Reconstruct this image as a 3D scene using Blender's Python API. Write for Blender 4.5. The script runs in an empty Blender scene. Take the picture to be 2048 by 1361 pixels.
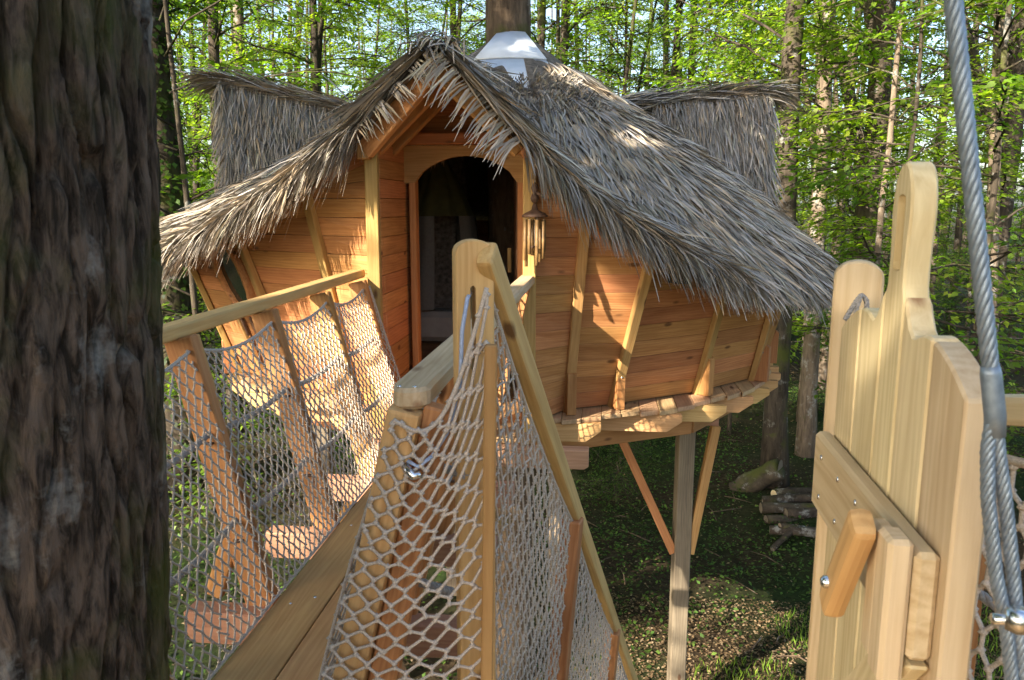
import bpy, bmesh, math, random
import numpy as np
from mathutils import Vector, Matrix, noise as mnoise
random.seed(7); RNG = np.random.default_rng(7)
R = math.radians
SC = bpy.context.scene
COL = SC.collection

# ------------------------------------------------------------------ camera, sky, sun, exposure
EYE = 5.0            # eye height over the forest floor
PITCH = R(9.8)
cam = bpy.data.cameras.new('camera'); camo = bpy.data.objects.new('camera', cam); COL.objects.link(camo)
cam.sensor_width = 23.6; cam.lens = 18.0; cam.clip_start = 0.02; cam.clip_end = 600
camo.location = (0, 0, EYE); camo.rotation_euler = (R(90) - PITCH, 0, 0)
cam.dof.use_dof = True; cam.dof.focus_distance = 5.6; cam.dof.aperture_fstop = 7.5
SC.camera = camo
SUN_EL, SUN_AZ = R(29.5), R(225)                       # azimuth of the sun, clockwise from +Y
SUNV = np.array([math.sin(SUN_AZ)*math.cos(SUN_EL), math.cos(SUN_AZ)*math.cos(SUN_EL), math.sin(SUN_EL)])
w = bpy.data.worlds.new('World'); SC.world = w; w.use_nodes = True
nt = w.node_tree; bgn = nt.nodes['Background']
sky = nt.nodes.new('ShaderNodeTexSky'); sky.sky_type = 'NISHITA'; sky.sun_disc = False
sky.sun_elevation = SUN_EL; sky.sun_rotation = SUN_AZ; sky.dust_density = 2.5; sky.air_density = 1.0
nt.links.new(sky.outputs[0], bgn.inputs[0]); bgn.inputs[1].default_value = 0.12
sl = bpy.data.lights.new('sun', 'SUN'); sl.energy = 5.0; sl.angle = R(0.53); sl.color = (1.0, 0.9, 0.74)
so = bpy.data.objects.new('sun', sl); COL.objects.link(so); so.location = (-20, -20, 40)
so.rotation_euler = Vector(SUNV).to_track_quat('Z', 'Y').to_euler()
SC.view_settings.view_transform = 'Standard'; SC.view_settings.look = 'None'
SC.view_settings.exposure = 1.87; SC.view_settings.gamma = 1.0; SC.view_settings.use_curve_mapping = False
SC.render.engine = 'CYCLES'; SC.cycles.use_denoising = True
SC.cycles.max_bounces = 7; SC.cycles.diffuse_bounces = 3; SC.cycles.transparent_max_bounces = 8
SC.cycles.sample_clamp_indirect = 6.0

FPX = 18/23.6*2048
def P(px, py, D):
    """point of the place seen at photograph position (px, py) that stands D metres ahead"""
    x = px-1024; yu = 680.5-py
    d = Vector((x, FPX*math.cos(PITCH)+yu*math.sin(PITCH), yu*math.cos(PITCH)-FPX*math.sin(PITCH)))
    d *= D/d.y
    return Vector((d.x, d.y, d.z+EYE))

# ------------------------------------------------------------------ helpers
def link(o, parent=None, M=None):
    COL.objects.link(o)
    if parent is not None:
        o.parent = parent
        if M is not None: o.matrix_basis = parent_mat[parent.name].inverted() @ M
        else: o.matrix_basis = parent_mat[parent.name].inverted()
    elif M is not None: o.matrix_basis = M
    parent_mat[o.name] = (M if M is not None else Matrix.Identity(4))
    return o
parent_mat = {}
def tag(o, label=None, cat=None, group=None, kind=None):
    if label: o['label'] = label
    if cat: o['category'] = cat
    if group: o['group'] = group
    if kind: o['kind'] = kind
    return o
def thing(name, label, cat, loc=(0, 0, 0), group=None):
    o = bpy.data.objects.new(name, None); o.empty_display_size = 0.1
    link(o, None, Matrix.Translation(Vector(loc)))
    return tag(o, label, cat, group)
def mesh_np(name, V, F, mats, parent=None, M=None, col=None, smooth=False, midx=None):
    """F: (n,k) int array, or list of arrays"""
    me = bpy.data.meshes.new(name)
    V = np.asarray(V, dtype=np.float32).reshape(-1, 3)
    Fs = F if isinstance(F, list) else [F]
    Fs = [np.asarray(f, dtype=np.int32) for f in Fs if len(f)]
    loops = np.concatenate([f.ravel() for f in Fs]); tot = np.concatenate([np.full(len(f), f.shape[1], np.int32) for f in Fs])
    st = np.concatenate([[0], np.cumsum(tot)[:-1]]).astype(np.int32)
    me.vertices.add(len(V)); me.vertices.foreach_set('co', V.ravel())
    me.loops.add(len(loops)); me.loops.foreach_set('vertex_index', loops)
    me.polygons.add(len(tot)); me.polygons.foreach_set('loop_start', st); me.polygons.foreach_set('loop_total', tot)
    if smooth: me.polygons.foreach_set('use_smooth', np.ones(len(tot), bool))
    if midx is not None: me.polygons.foreach_set('material_index', np.asarray(midx, np.int32))
    if col is not None:
        a = me.attributes.new('Col', 'FLOAT_COLOR', 'POINT')
        c = np.ones((len(V), 4), np.float32); c[:, :3] = col; a.data.foreach_set('color', c.ravel())
    for m in (mats if isinstance(mats, (list, tuple)) else [mats]): me.materials.append(m)
    me.update(calc_edges=True)
    if name is None: return me
    o = bpy.data.objects.new(name, me)
    return link(o, parent, M)
def frame(xa, up, o):
    x = Vector(xa).normalized(); y = Vector(up).cross(x)
    if y.length < 1e-5: y = Vector((0, 1, 0)).cross(x)
    y.normalize(); z = x.cross(y)
    M = Matrix((x, y, z)).transposed().to_4x4(); M.translation = Vector(o); return M
def bm_obj(name, bm, mat, parent=None, M=None, smooth=False):
    me = bpy.data.meshes.new(name); bm.to_mesh(me); bm.free(); me.materials.append(mat)
    if smooth: me.shade_smooth()
    return link(bpy.data.objects.new(name, me), parent, M)
def plank(name, p0, p1, wid, thk, mat, parent, up=(0, 0, 1), bev=0.004, seg=1, wob=0.0):
    """timber from p0 to p1; wid across, thk along up; local X is the grain"""
    p0, p1 = Vector(p0), Vector(p1); L = (p1-p0).length
    M = frame(p1-p0, up, (p0+p1)/2)
    bm = bmesh.new(); bmesh.ops.create_cube(bm, size=1)
    for v in bm.verts: v.co = Vector((v.co.x*L, v.co.y*wid, v.co.z*thk))
    bmesh.ops.bevel(bm, geom=list(bm.edges), offset=min(bev, wid*.4, thk*.4), segments=seg, affect='EDGES', profile=.6)
    if wob:
        for v in bm.verts: v.co += Vector((random.uniform(-wob, wob), random.uniform(-wob, wob), 0))
    return bm_obj(name, bm, mat, parent, M)
def prism(name, pts, thk_vec, mat, parent, xdir=None, bev=0.003):
    """flat outline pts (world) pushed along thk_vec; grain along xdir"""
    pts = [Vector(p) for p in pts]; tv = Vector(thk_vec)
    xd = Vector(xdir) if xdir is not None else (pts[1]-pts[0])
    M = frame(xd, tv, sum(pts, Vector())/len(pts)); Mi = M.inverted()
    bm = bmesh.new()
    a = [bm.verts.new(Mi @ p) for p in pts]; b = [bm.verts.new(Mi @ (p+tv)) for p in pts]
    n = len(pts)
    bm.faces.new(a); bm.faces.new(b[::-1])
    for i in range(n): bm.faces.new((a[i], b[i], b[(i+1) % n], a[(i+1) % n]))
    bmesh.ops.recalc_face_normals(bm, faces=list(bm.faces))
    if bev: bmesh.ops.bevel(bm, geom=list(bm.edges), offset=bev, segments=1, affect='EDGES')
    return bm_obj(name, bm, mat, parent, M)
def tube_np(pts, rad, n=6, cap=True):
    pts = np.asarray(pts, float); m = len(pts); rad = np.broadcast_to(np.asarray(rad, float), (m,))
    T = np.gradient(pts, axis=0); T /= np.linalg.norm(T, axis=1)[:, None]+1e-9
    ref = np.array([0, 0, 1.]) if abs(T[:, 2]).mean() < .8 else np.array([1., 0, 0])
    A = np.cross(T, ref); A /= np.linalg.norm(A, axis=1)[:, None]+1e-9; B = np.cross(T, A)
    an = np.arange(n)*2*math.pi/n
    V = pts[:, None]+rad[:, None, None]*(np.cos(an)[None, :, None]*A[:, None]+np.sin(an)[None, :, None]*B[:, None])
    V = V.reshape(-1, 3); i = np.arange(m-1)[:, None]*n; k = np.arange(n)[None]; k2 = (k+1) % n
    F = np.stack([i+k, i+k2, i+n+k2, i+n+k], -1).reshape(-1, 4)
    if cap:
        V = np.vstack([V, pts[:1], pts[-1:]]); e = (m-1)*n; q = m*n
        kk = np.arange(n); kk2 = (kk+1) % n
        T3 = np.vstack([np.stack([kk2, kk, np.full(n, q)], 1), np.stack([e+kk, e+kk2, np.full(n, q+1)], 1)])
        return V, F, T3
    return V, F, np.zeros((0, 3), int)
class Bag:
    """collects tubes and quads that make one mesh"""
    def __init__(s): s.V = []; s.Q = []; s.T = []; s.C = []; s.n = 0
    def add(s, V, Q=None, T=None, col=None):
        V = np.asarray(V, float); s.V.append(V)
        if Q is not None and len(Q): s.Q.append(np.asarray(Q)+s.n)
        if T is not None and len(T): s.T.append(np.asarray(T)+s.n)
        if col is not None: s.C.append(np.broadcast_to(col, (len(V), 3)))
        s.n += len(V); return s
    def tube(s, pts, rad, n=6, col=None):
        V, F, T3 = tube_np(pts, rad, n); return s.add(V, F, T3, col)
    def build(s, name, mat, parent=None, M=None, smooth=True):
        V = np.vstack(s.V); F = []
        if s.Q: F.append(np.vstack(s.Q))
        if s.T: F.append(np.vstack(s.T))
        if M is not None:
            Mi = np.array(M.inverted()); V = V@Mi[:3, :3].T+Mi[:3, 3]
        return mesh_np(name, V, F, mat, parent, M, np.vstack(s.C) if s.C else None, smooth)
def lathe(name, prof, loc, mat, parent, n=14):
    a = np.arange(n)*2*math.pi/n
    V = np.vstack([np.stack([r*np.cos(a), r*np.sin(a), np.full(n, z)], 1) for r, z in prof])
    m = len(prof); i = np.arange(m-1)[:, None]*n; k = np.arange(n)[None]
    F = np.stack([i+k, i+(k+1) % n, i+n+(k+1) % n, i+n+k], -1).reshape(-1, 4)
    caps = np.stack([np.arange(n)[::-1], (m-1)*n+np.arange(n)])
    return mesh_np(name, V, [F, caps], mat, parent, Matrix.Translation(Vector(loc)), smooth=True)
def twist(pts, r, strands=3, pitch=0.06, n=6, fill=0.52):
    """helical strands of a laid rope or cable round a path"""
    pts = np.asarray(pts, float); seg = np.linalg.norm(np.diff(pts, axis=0), axis=1); s = np.concatenate([[0], np.cumsum(seg)])
    m = max(int(s[-1]/pitch*10), 8); t = np.linspace(0, s[-1], m)
    c = np.stack([np.interp(t, s, pts[:, k]) for k in range(3)], 1)
    T = np.gradient(c, axis=0); T /= np.linalg.norm(T, axis=1)[:, None]
    ref = np.array([1., 0, 0]) if abs(T[:, 2]).mean() > .7 else np.array([0, 0, 1.])
    A = np.cross(T, ref); A /= np.linalg.norm(A, axis=1)[:, None]; B = np.cross(T, A)
    b = Bag()
    for k in range(strands):
        an = 2*math.pi*(t/pitch+k/strands)
        b.tube(c+(r*fill)*(np.cos(an)[:, None]*A+np.sin(an)[:, None]*B), r*(1-fill)*1.08, n)
    return b
def octas(C, r):
    d = np.array([[1, 0, 0], [-1, 0, 0], [0, 1, 0], [0, -1, 0], [0, 0, 1], [0, 0, -1]], float)*r
    V = (C[:, None]+d[None]).reshape(-1, 3)
    f = np.array([[0, 2, 4], [2, 1, 4], [1, 3, 4], [3, 0, 4], [2, 0, 5], [1, 2, 5], [3, 1, 5], [0, 3, 5]])
    return V, (np.arange(len(C))[:, None, None]*6+f[None]).reshape(-1, 3)
def sticks(A, Bp, r, n=5):
    """many straight strands A->B as thin prisms in one go"""
    A = np.asarray(A); Bp = np.asarray(Bp); T = Bp-A; T /= np.linalg.norm(T, axis=1)[:, None]+1e-9
    ref = np.where(np.abs(T[:, 2:3]) < .8, np.array([[0, 0, 1.]]), np.array([[1., 0, 0]]))
    U = np.cross(T, ref); U /= np.linalg.norm(U, axis=1)[:, None]+1e-9; W = np.cross(T, U)
    an = np.arange(n)*2*math.pi/n; off = r*(np.cos(an)[None, :, None]*U[:, None]+np.sin(an)[None, :, None]*W[:, None])
    V = np.concatenate([A[:, None]+off, Bp[:, None]+off], 1).reshape(-1, 3)
    k = np.arange(n); q = np.stack([k, (k+1) % n, n+(k+1) % n, n+k], 1)
    return V, (np.arange(len(A))[:, None, None]*2*n+q[None]).reshape(-1, 4)
def net_mesh(name, fn, nu, nv, mat, parent, rad=0.0032, zig=0.2, edge=True):
    """knotted honeycomb net on the patch fn(u, v), v = 0 top .. 1 bottom"""
    ii, jj = np.meshgrid(np.arange(nu+1), np.arange(nv+1), indexing='ij')
    sgn = np.where((ii+jj) % 2 == 0, 1, -1)
    v = np.clip((jj+zig*sgn)/nv, 0, 1); u = ii/nu
    Pn = fn(u.ravel(), v.ravel()).reshape(nu+1, nv+1, 3)
    Pn = Pn+RNG.normal(0, 0.0022, Pn.shape)
    A = [Pn[:-1].reshape(-1, 3)]; B = [Pn[1:].reshape(-1, 3)]
    m = (sgn[:, :-1] > 0)
    A.append(Pn[:, :-1][m]); B.append(Pn[:, 1:][m])
    A = np.vstack(A); B = np.vstack(B)
    V, Q = sticks(A, B, rad); bag = Bag().add(V, Q)
    V, T = octas(Pn.reshape(-1, 3), rad*2.3); bag.add(V, None, T)
    if edge:
        t = np.linspace(0, 1, nu*2+1); z = np.zeros_like(t)
        bag.tube(fn(t, z), rad*1.9, 5); bag.tube(fn(t, z+1), rad*1.6, 5)
        t = np.linspace(0, 1, nv*2+1); z = np.zeros_like(t); bag.tube(fn(z, t), rad*1.5, 5); bag.tube(fn(z+1, t), rad*1.5, 5)
    return bag.build(name, mat, parent, smooth=False)

# ------------------------------------------------------------------ materials
def newmat(name):
    m = bpy.data.materials.new(name); m.use_nodes = True; n = m.node_tree
    return m, n, n.nodes['Principled BSDF']
def N(n, typ, **kw):
    x = n.nodes.new(typ)
    for k, v in kw.items():
        if k == 'op': x.operation = v
        elif k == 'vals':
            for i, q in v.items(): x.inputs[i].default_value = q
        else: setattr(x, k, v)
    return x
def ramp(n, src, stops):
    r = n.nodes.new('ShaderNodeValToRGB'); e = r.color_ramp.elements
    while len(e) < len(stops): e.new(.5)
    for q, (p, c) in zip(e, stops): q.position = p; q.color = (*c, 1) if len(c) == 3 else c
    n.links.new(src, r.inputs[0]); return r.outputs[0]
def mixc(n, f, a, b, mode='MIX'):
    x = n.nodes.new('ShaderNodeMix'); x.data_type = 'RGBA'; x.blend_type = mode
    for s, v in ((0, f), (6, a), (7, b)):
        if hasattr(v, 'is_output'): n.links.new(v, x.inputs[s])
        elif s == 0: x.inputs[0].default_value = v
        else: x.inputs[s].default_value = (*v, 1)
    return x.outputs[2]
def bump(n, b, h, strength, dist):
    x = N(n, 'ShaderNodeBump', vals={0: strength, 1: dist}); n.links.new(h, x.inputs['Height']); n.links.new(x.outputs[0], b.inputs['Normal'])
def wood(name, dark, light, knot=(.09, .035, .014), rough=.62, vary=.3, knots=.085, stain=0.0):
    m, n, b = newmat(name)
    tc = N(n, 'ShaderNodeTexCoord'); oi = N(n, 'ShaderNodeObjectInfo')
    sh = N(n, 'ShaderNodeVectorMath', op='MULTIPLY_ADD'); n.links.new(oi.outputs['Random'], sh.inputs[0])
    sh.inputs[1].default_value = (37, 19, 23); n.links.new(tc.outputs['Object'], sh.inputs[2])
    mp = N(n, 'ShaderNodeMapping'); mp.inputs['Scale'].default_value = (1.6, 16, 16); n.links.new(sh.outputs[0], mp.inputs[0])
    g = N(n, 'ShaderNodeTexNoise', vals={'Scale': 1.0, 'Detail': 5.0, 'Roughness': .62, 'Distortion': .8}); n.links.new(mp.outputs[0], g.inputs[0])
    wv = N(n, 'ShaderNodeTexWave', vals={'Scale': .9, 'Distortion': 14.0, 'Detail': 3.0, 'Detail Scale': .9}); wv.bands_direction = 'Y'; n.links.new(mp.outputs[0], wv.inputs[0])
    mx = N(n, 'ShaderNodeMath', op='MULTIPLY_ADD'); n.links.new(wv.outputs[1], mx.inputs[0]); mx.inputs[1].default_value = .16
    sc = N(n, 'ShaderNodeMath', op='MULTIPLY', vals={1: .86}); n.links.new(g.outputs[0], sc.inputs[0]); n.links.new(sc.outputs[0], mx.inputs[2])
    fm = N(n, 'ShaderNodeMapping'); fm.inputs['Scale'].default_value = (2.2, 70, 70); n.links.new(sh.outputs[0], fm.inputs[0])
    fg = N(n, 'ShaderNodeTexNoise', vals={'Scale': 1.0, 'Detail': 3.0, 'Roughness': .7, 'Distortion': 1.2}); n.links.new(fm.outputs[0], fg.inputs[0])
    m2 = N(n, 'ShaderNodeMath', op='MULTIPLY_ADD', vals={1: .45}); n.links.new(fg.outputs[0], m2.inputs[0]); n.links.new(mx.outputs[0], m2.inputs[2])
    mx = N(n, 'ShaderNodeMath', op='SUBTRACT', vals={1: .225}); n.links.new(m2.outputs[0], mx.inputs[0])
    c = ramp(n, mx.outputs[0], [(.25, dark), (.75, light)])
    # board to board tone
    hv = N(n, 'ShaderNodeHueSaturation'); n.links.new(c, hv.inputs['Color'])
    vr = N(n, 'ShaderNodeMapRange', vals={3: 1-vary, 4: 1+vary}); n.links.new(oi.outputs['Random'], vr.inputs[0]); n.links.new(vr.outputs[0], hv.inputs['Value'])
    hr = N(n, 'ShaderNodeMath', op='FRACT'); mm = N(n, 'ShaderNodeMath', op='MULTIPLY', vals={1: 13.7}); n.links.new(oi.outputs['Random'], mm.inputs[0]); n.links.new(mm.outputs[0], hr.inputs[0])
    h2 = N(n, 'ShaderNodeMapRange', vals={3: .490, 4: .512}); n.links.new(hr.outputs[0], h2.inputs[0]); n.links.new(h2.outputs[0], hv.inputs['Hue'])
    # knots
    km = N(n, 'ShaderNodeMapping'); km.inputs['Scale'].default_value = (2.6, 6.5, 6.5); n.links.new(sh.outputs[0], km.inputs[0])
    kv = N(n, 'ShaderNodeTexVoronoi', vals={'Scale': 1.0}); n.links.new(km.outputs[0], kv.inputs[0])
    kd = N(n, 'ShaderNodeMath', op='MULTIPLY_ADD', vals={1: .12}); n.links.new(g.outputs[0], kd.inputs[0]); n.links.new(kv.outputs[0], kd.inputs[2])
    kf = N(n, 'ShaderNodeMapRange', vals={1: .05+knots, 2: .11+knots, 3: .85, 4: 0}); n.links.new(kd.outputs[0], kf.inputs[0])
    c2 = mixc(n, kf.outputs[0], hv.outputs[0], knot)
    # big soft weathering blotches
    bl = N(n, 'ShaderNodeTexNoise', vals={'Scale': 2.3, 'Detail': 3.0}); n.links.new(sh.outputs[0], bl.inputs[0])
    bf = N(n, 'ShaderNodeMapRange', vals={1: .42, 2: .72, 3: 0, 4: .3+stain}); n.links.new(bl.outputs[0], bf.inputs[0])
    c3 = mixc(n, bf.outputs[0], c2, tuple(.62*q for q in dark))
    n.links.new(c3, b.inputs['Base Color']); b.inputs['Roughness'].default_value = rough
    b.inputs['Specular IOR Level'].default_value = .3
    bump(n, b, mx.outputs[0], .25, .004)
    return m
M_WALL = wood('larch_wall', (.325, .128, .044), (.54, .255, .10), vary=.17)
M_TRIM = wood('yellow_batten', (.32, .175, .055), (.48, .295, .11), vary=.15)
M_POST = wood('orange_larch', (.31, .125, .04), (.50, .245, .095), vary=.18)
M_PALE = wood('pale_pine', (.50, .355, .185), (.73, .585, .365), knot=(.22, .10, .04), vary=.13, knots=.075)
M_RAIL = wood('honey_rail', (.46, .245, .09), (.65, .40, .175), vary=.12)
M_DECK = wood('deck_board', (.46, .24, .085), (.64, .385, .155), vary=.12, knots=.07, stain=.2)
M_PINK = wood('pinkish_larch', (.32, .155, .09), (.48, .27, .165), vary=.2)
M_FLOOR = wood('floor_larch', (.36, .21, .105), (.52, .34, .185), vary=.09)
M_GREY = wood('grey_timber', (.13, .10, .07), (.27, .215, .15), vary=.2, stain=.2)
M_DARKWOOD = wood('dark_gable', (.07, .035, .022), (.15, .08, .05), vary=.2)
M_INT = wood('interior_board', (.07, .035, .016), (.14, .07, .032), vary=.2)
def attr_mat(name, rough=.8, sat=1.0, transl=0.0, tint=(1, 1, 1), scale=60, spec=.2, bstr=0.0):
    m, n, b = newmat(name)
    a = N(n, 'ShaderNodeAttribute', attribute_name='Col')
    c = a.outputs['Color']
    b.inputs['Roughness'].default_value = rough; b.inputs['Specular IOR Level'].default_value = spec
    n.links.new(c, b.inputs['Base Color'])
    if transl:
        t = N(n, 'ShaderNodeBsdfTranslucent'); tm = mixc(n, 1.0, c, tint, 'MULTIPLY'); n.links.new(tm, t.inputs[0])
        x = N(n, 'ShaderNodeMixShader', vals={0: transl}); n.links.new(b.outputs[0], x.inputs[1]); n.links.new(t.outputs[0], x.inputs[2])
        n.links.new(x.outputs[0], n.nodes['Material Output'].inputs[0])
    return m
M_THATCH = attr_mat('palm_thatch', .75, spec=.25)
M_LEAF = attr_mat('leaf', .45, transl=.55, tint=(1.85, 2.05, .5), spec=.35)
M_COVER = attr_mat('cover_leaf', .6, transl=.3, tint=(1.3, 1.5, .5))
def plain(name, col, rough=.6, metal=0.0, nscale=30, amt=.25, bst=.1, spec=.3):
    m, n, b = newmat(name)
    tc = N(n, 'ShaderNodeTexCoord')
    g = N(n, 'ShaderNodeTexNoise', vals={'Scale': nscale, 'Detail': 4.0}); n.links.new(tc.outputs['Object'], g.inputs[0])
    c = ramp(n, g.outputs[0], [(.3, tuple(q*(1-amt) for q in col)), (.7, tuple(min(1, q*(1+amt)) for q in col))])
    n.links.new(c, b.inputs['Base Color']); b.inputs['Roughness'].default_value = rough; b.inputs['Metallic'].default_value = metal
    b.inputs['Specular IOR Level'].default_value = spec
    if bst: bump(n, b, g.outputs[0], bst, .003)
    return m
M_ROPE = plain('net_cord', (.46, .39, .325), .85, nscale=300, amt=.3, bst=.3)
M_ROPE2 = plain('grey_rope', (.30, .285, .275), .85, nscale=200, amt=.3, bst=.3)
M_STEEL = plain('galvanised', (.23, .28, .34), .45, .6, nscale=90, amt=.2, bst=0)
M_BOLT = plain('zinc_bolt', (.7, .72, .74), .25, 1.0, nscale=60, amt=.1)
M_BLUE = plain('blue_cord', (.36, .42, .56), .6, .2, nscale=120, amt=.2)
M_CAP = plain('white_sheet', (.66, .69, .72), .5, 0, nscale=6, amt=.1, bst=.05)
M_BAMBOO = plain('bamboo', (.20, .115, .045), .5, nscale=25, amt=.35)
M_COCO = plain('dark_coconut', (.085, .045, .028), .6, nscale=40, amt=.4)
M_BLACK = plain('black_metal', (.018, .02, .018), .45, nscale=30, amt=.2)
M_CLOTH = plain('white_cloth', (.34, .32, .29), .9, nscale=14, amt=.08)
M_TULLE = plain('mosquito_net', (.17, .162, .145), .9, nscale=50, amt=.1)
M_GREENC = plain('olive_cloth', (.09, .09, .035), .9, nscale=14, amt=.15)
gm, gn_, gb = newmat('window_glass')
gb.inputs['Base Color'].default_value = (.01, .014, .012, 1); gb.inputs['Roughness'].default_value = .06; gb.inputs['Specular IOR Level'].default_value = .9
M_GLASS = gm
def bark(name, dark, light, moss=0.0, sx=9, sz=1.6, lich=.1, bst=.6, mossc=(.075, .085, .018), dist=.03, lo=.32, hi=.68):
    m, n, b = newmat(name)
    tc = N(n, 'ShaderNodeTexCoord'); oi = N(n, 'ShaderNodeObjectInfo')
    sh = N(n, 'ShaderNodeVectorMath', op='MULTIPLY_ADD'); n.links.new(oi.outputs['Random'], sh.inputs[0]); sh.inputs[1].default_value = (31, 17, 41); n.links.new(tc.outputs['Object'], sh.inputs[2])
    mp = N(n, 'ShaderNodeMapping'); mp.inputs['Scale'].default_value = (sx, sx, sz); n.links.new(sh.outputs[0], mp.inputs[0])
    g = N(n, 'ShaderNodeTexNoise', vals={'Scale': 1.6, 'Detail': 7.0, 'Roughness': .68, 'Distortion': .5}); n.links.new(mp.outputs[0], g.inputs[0])
    c = ramp(n, g.outputs[0], [(lo, dark), (hi, light)])
    g2 = N(n, 'ShaderNodeTexNoise', vals={'Scale': 4.2, 'Detail': 6.0, 'Roughness': .7}); n.links.new(sh.outputs[0], g2.inputs[0])
    f = N(n, 'ShaderNodeMapRange', vals={1: .60-.2*lich, 2: .72-.2*lich, 3: 0, 4: .7}); n.links.new(g2.outputs[0], f.inputs[0])
    c = mixc(n, f.outputs[0], c, (.34, .335, .31))
    if moss:
        g3 = N(n, 'ShaderNodeTexNoise', vals={'Scale': 1.3, 'Detail': 5.0, 'Roughness': .65}); n.links.new(sh.outputs[0], g3.inputs[0])
        f3 = N(n, 'ShaderNodeMapRange', vals={1: .66-.3*moss, 2: .78-.3*moss, 3: 0, 4: .85}); n.links.new(g3.outputs[0], f3.inputs[0])
        c = mixc(n, f3.outputs[0], c, mossc)
    vr = N(n, 'ShaderNodeMapRange', vals={3: .75, 4: 1.25}); n.links.new(oi.outputs['Random'], vr.inputs[0])
    hv = N(n, 'ShaderNodeHueSaturation'); n.links.new(c, hv.inputs['Color']); n.links.new(vr.outputs[0], hv.inputs['Value'])
    n.links.new(hv.outputs[0], b.inputs['Base Color']); b.inputs['Roughness'].default_value = .9; b.inputs['Specular IOR Level'].default_value = .15
    bump(n, b, g.outputs[0], bst, dist); return m
M_OAK = bark('oak_bark', (.024, .018, .013), (.145, .105, .078), moss=.6, sx=26, sz=6, lich=.26, bst=1.0, dist=.02, lo=.40, hi=.60)
M_BARK = bark('dark_bark', (.022, .018, .013), (.085, .066, .048), moss=.4)
M_BARK2 = bark('pale_bark', (.075, .055, .04), (.21, .16, .115), moss=.2, lich=.3)
M_BARK3 = bark('brown_bark', (.06, .04, .026), (.20, .14, .09), moss=.3, sx=11, sz=2.2)
M_MOSSLOG = bark('mossy_log', (.03, .024, .018), (.085, .066, .045), moss=.6, sx=4, sz=4, mossc=(.06, .065, .014))
M_LOG = bark('cut_log', (.025, .019, .014), (.09, .068, .05), moss=.3, sx=5, sz=5, lich=.3)
def ground_mat():
    m, n, b = newmat('forest_floor')
    tc = N(n, 'ShaderNodeTexCoord')
    a = N(n, 'ShaderNodeTexNoise', vals={'Scale': .35, 'Detail': 4.0}); n.links.new(tc.outputs['Object'], a.inputs[0])
    d = N(n, 'ShaderNodeTexNoise', vals={'Scale': 9.0, 'Detail': 8.0, 'Roughness': .75}); n.links.new(tc.outputs['Object'], d.inputs[0])
    soil = ramp(n, d.outputs[0], [(.3, (.014, .010, .006)), (.55, (.05, .034, .02)), (.75, (.12, .085, .05))])
    grn = ramp(n, d.outputs[0], [(.3, (.008, .014, .005)), (.7, (.032, .052, .014))])
    f = N(n, 'ShaderNodeMapRange', vals={1: .42, 2: .6}); n.links.new(a.outputs[0], f.inputs[0])
    n.links.new(mixc(n, f.outputs[0], soil, grn), b.inputs['Base Color']); b.inputs['Roughness'].default_value = .95; b.inputs['Specular IOR Level'].default_value = .1
    bump(n, b, d.outputs[0], .8, .06); return m
M_GROUND = ground_mat()

# ------------------------------------------------------------------ ground
def gz(x, y):
    return 0.16*np.sin(x*.31+1.3)*np.cos(y*.27)+0.1*np.sin(x*.9+y*.7)-.05
g1 = np.concatenate([[-320, -160, -90, -60], np.linspace(-40, 40, 121), [60, 90, 160, 320]])
gx, gy = np.meshgrid(g1, g1+10, indexing='ij'); gzv = gz(gx, gy); gzv[np.abs(gx) > 41] *= .3
GN = len(g1); gi = (np.arange(GN-1)[:, None]*GN+np.arange(GN-1)[None]).ravel()
ground = mesh_np('ground', np.stack([gx, gy, gzv], -1).reshape(-1, 3), np.stack([gi, gi+GN, gi+GN+1, gi+1], 1), M_GROUND, smooth=True)
tag(ground, 'dark forest floor of leaf litter and low green plants', kind='structure')

# ------------------------------------------------------------------ tree house
CX, CY = 0.0, 8.0
FZ = 3.5                                              # floor level
AX = R(6.3)                                           # bridge and entrance axis
def Q(a, b, z):                                       # entrance frame: a towards the bridge, b to the right, z height
    return Vector((CX-.07-a*math.sin(AX)+b*math.cos(AX), CY-a*math.cos(AX)-b*math.sin(AX), z))
def PH(phi, r, z):
    return Vector((CX+r*math.sin(R(phi)), CY-r*math.cos(R(phi)), z))
EAVE = np.array([  # azimuth, edge radius, height of the plain cone's edge over the eye
 (-180, 3.25, -.40), (-120, 3.3, -.34), (-90, 3.42, -.34), (-60, 3.42, -.32), (-50, 3.40, -.30), (-37, 3.3, -.30), (-27.6, 3.22, -.30), (-15.8, 3.2, -.35), (-6.8, 3.28, -.4),
 (1.7, 3.17, -.42), (12.4, 3.15, -.45), (26, 3.12, -.47), (37, 3.06, -.47), (50, 3.0, -.56), (62, 2.99, -.60), (80, 3.02, -.58), (120, 3.25, -.42), (180, 3.25, -.40)])
R0, Z0 = .26, EYE+1.54
GBC = -.035                                             # middle of the front gable in the entrance frame
GTAB_R = np.array([(0, .93), (.48, .43), (.75, .18), (1.06, -.04), (1.35, -.2), (1.75, -.38), (2.2, -.6), (4, -1.4)])
GTAB_L = np.array([(0, .93), (.57, .44), (.78, .32), (1.0, .18), (1.2, .07), (1.5, -.07), (1.9, -.22), (2.4, -.45), (4, -1.2)])
def eave(phi): return np.interp(phi, EAVE[:, 0], EAVE[:, 1]), np.interp(phi, EAVE[:, 0], EAVE[:, 2])+EYE
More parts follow.
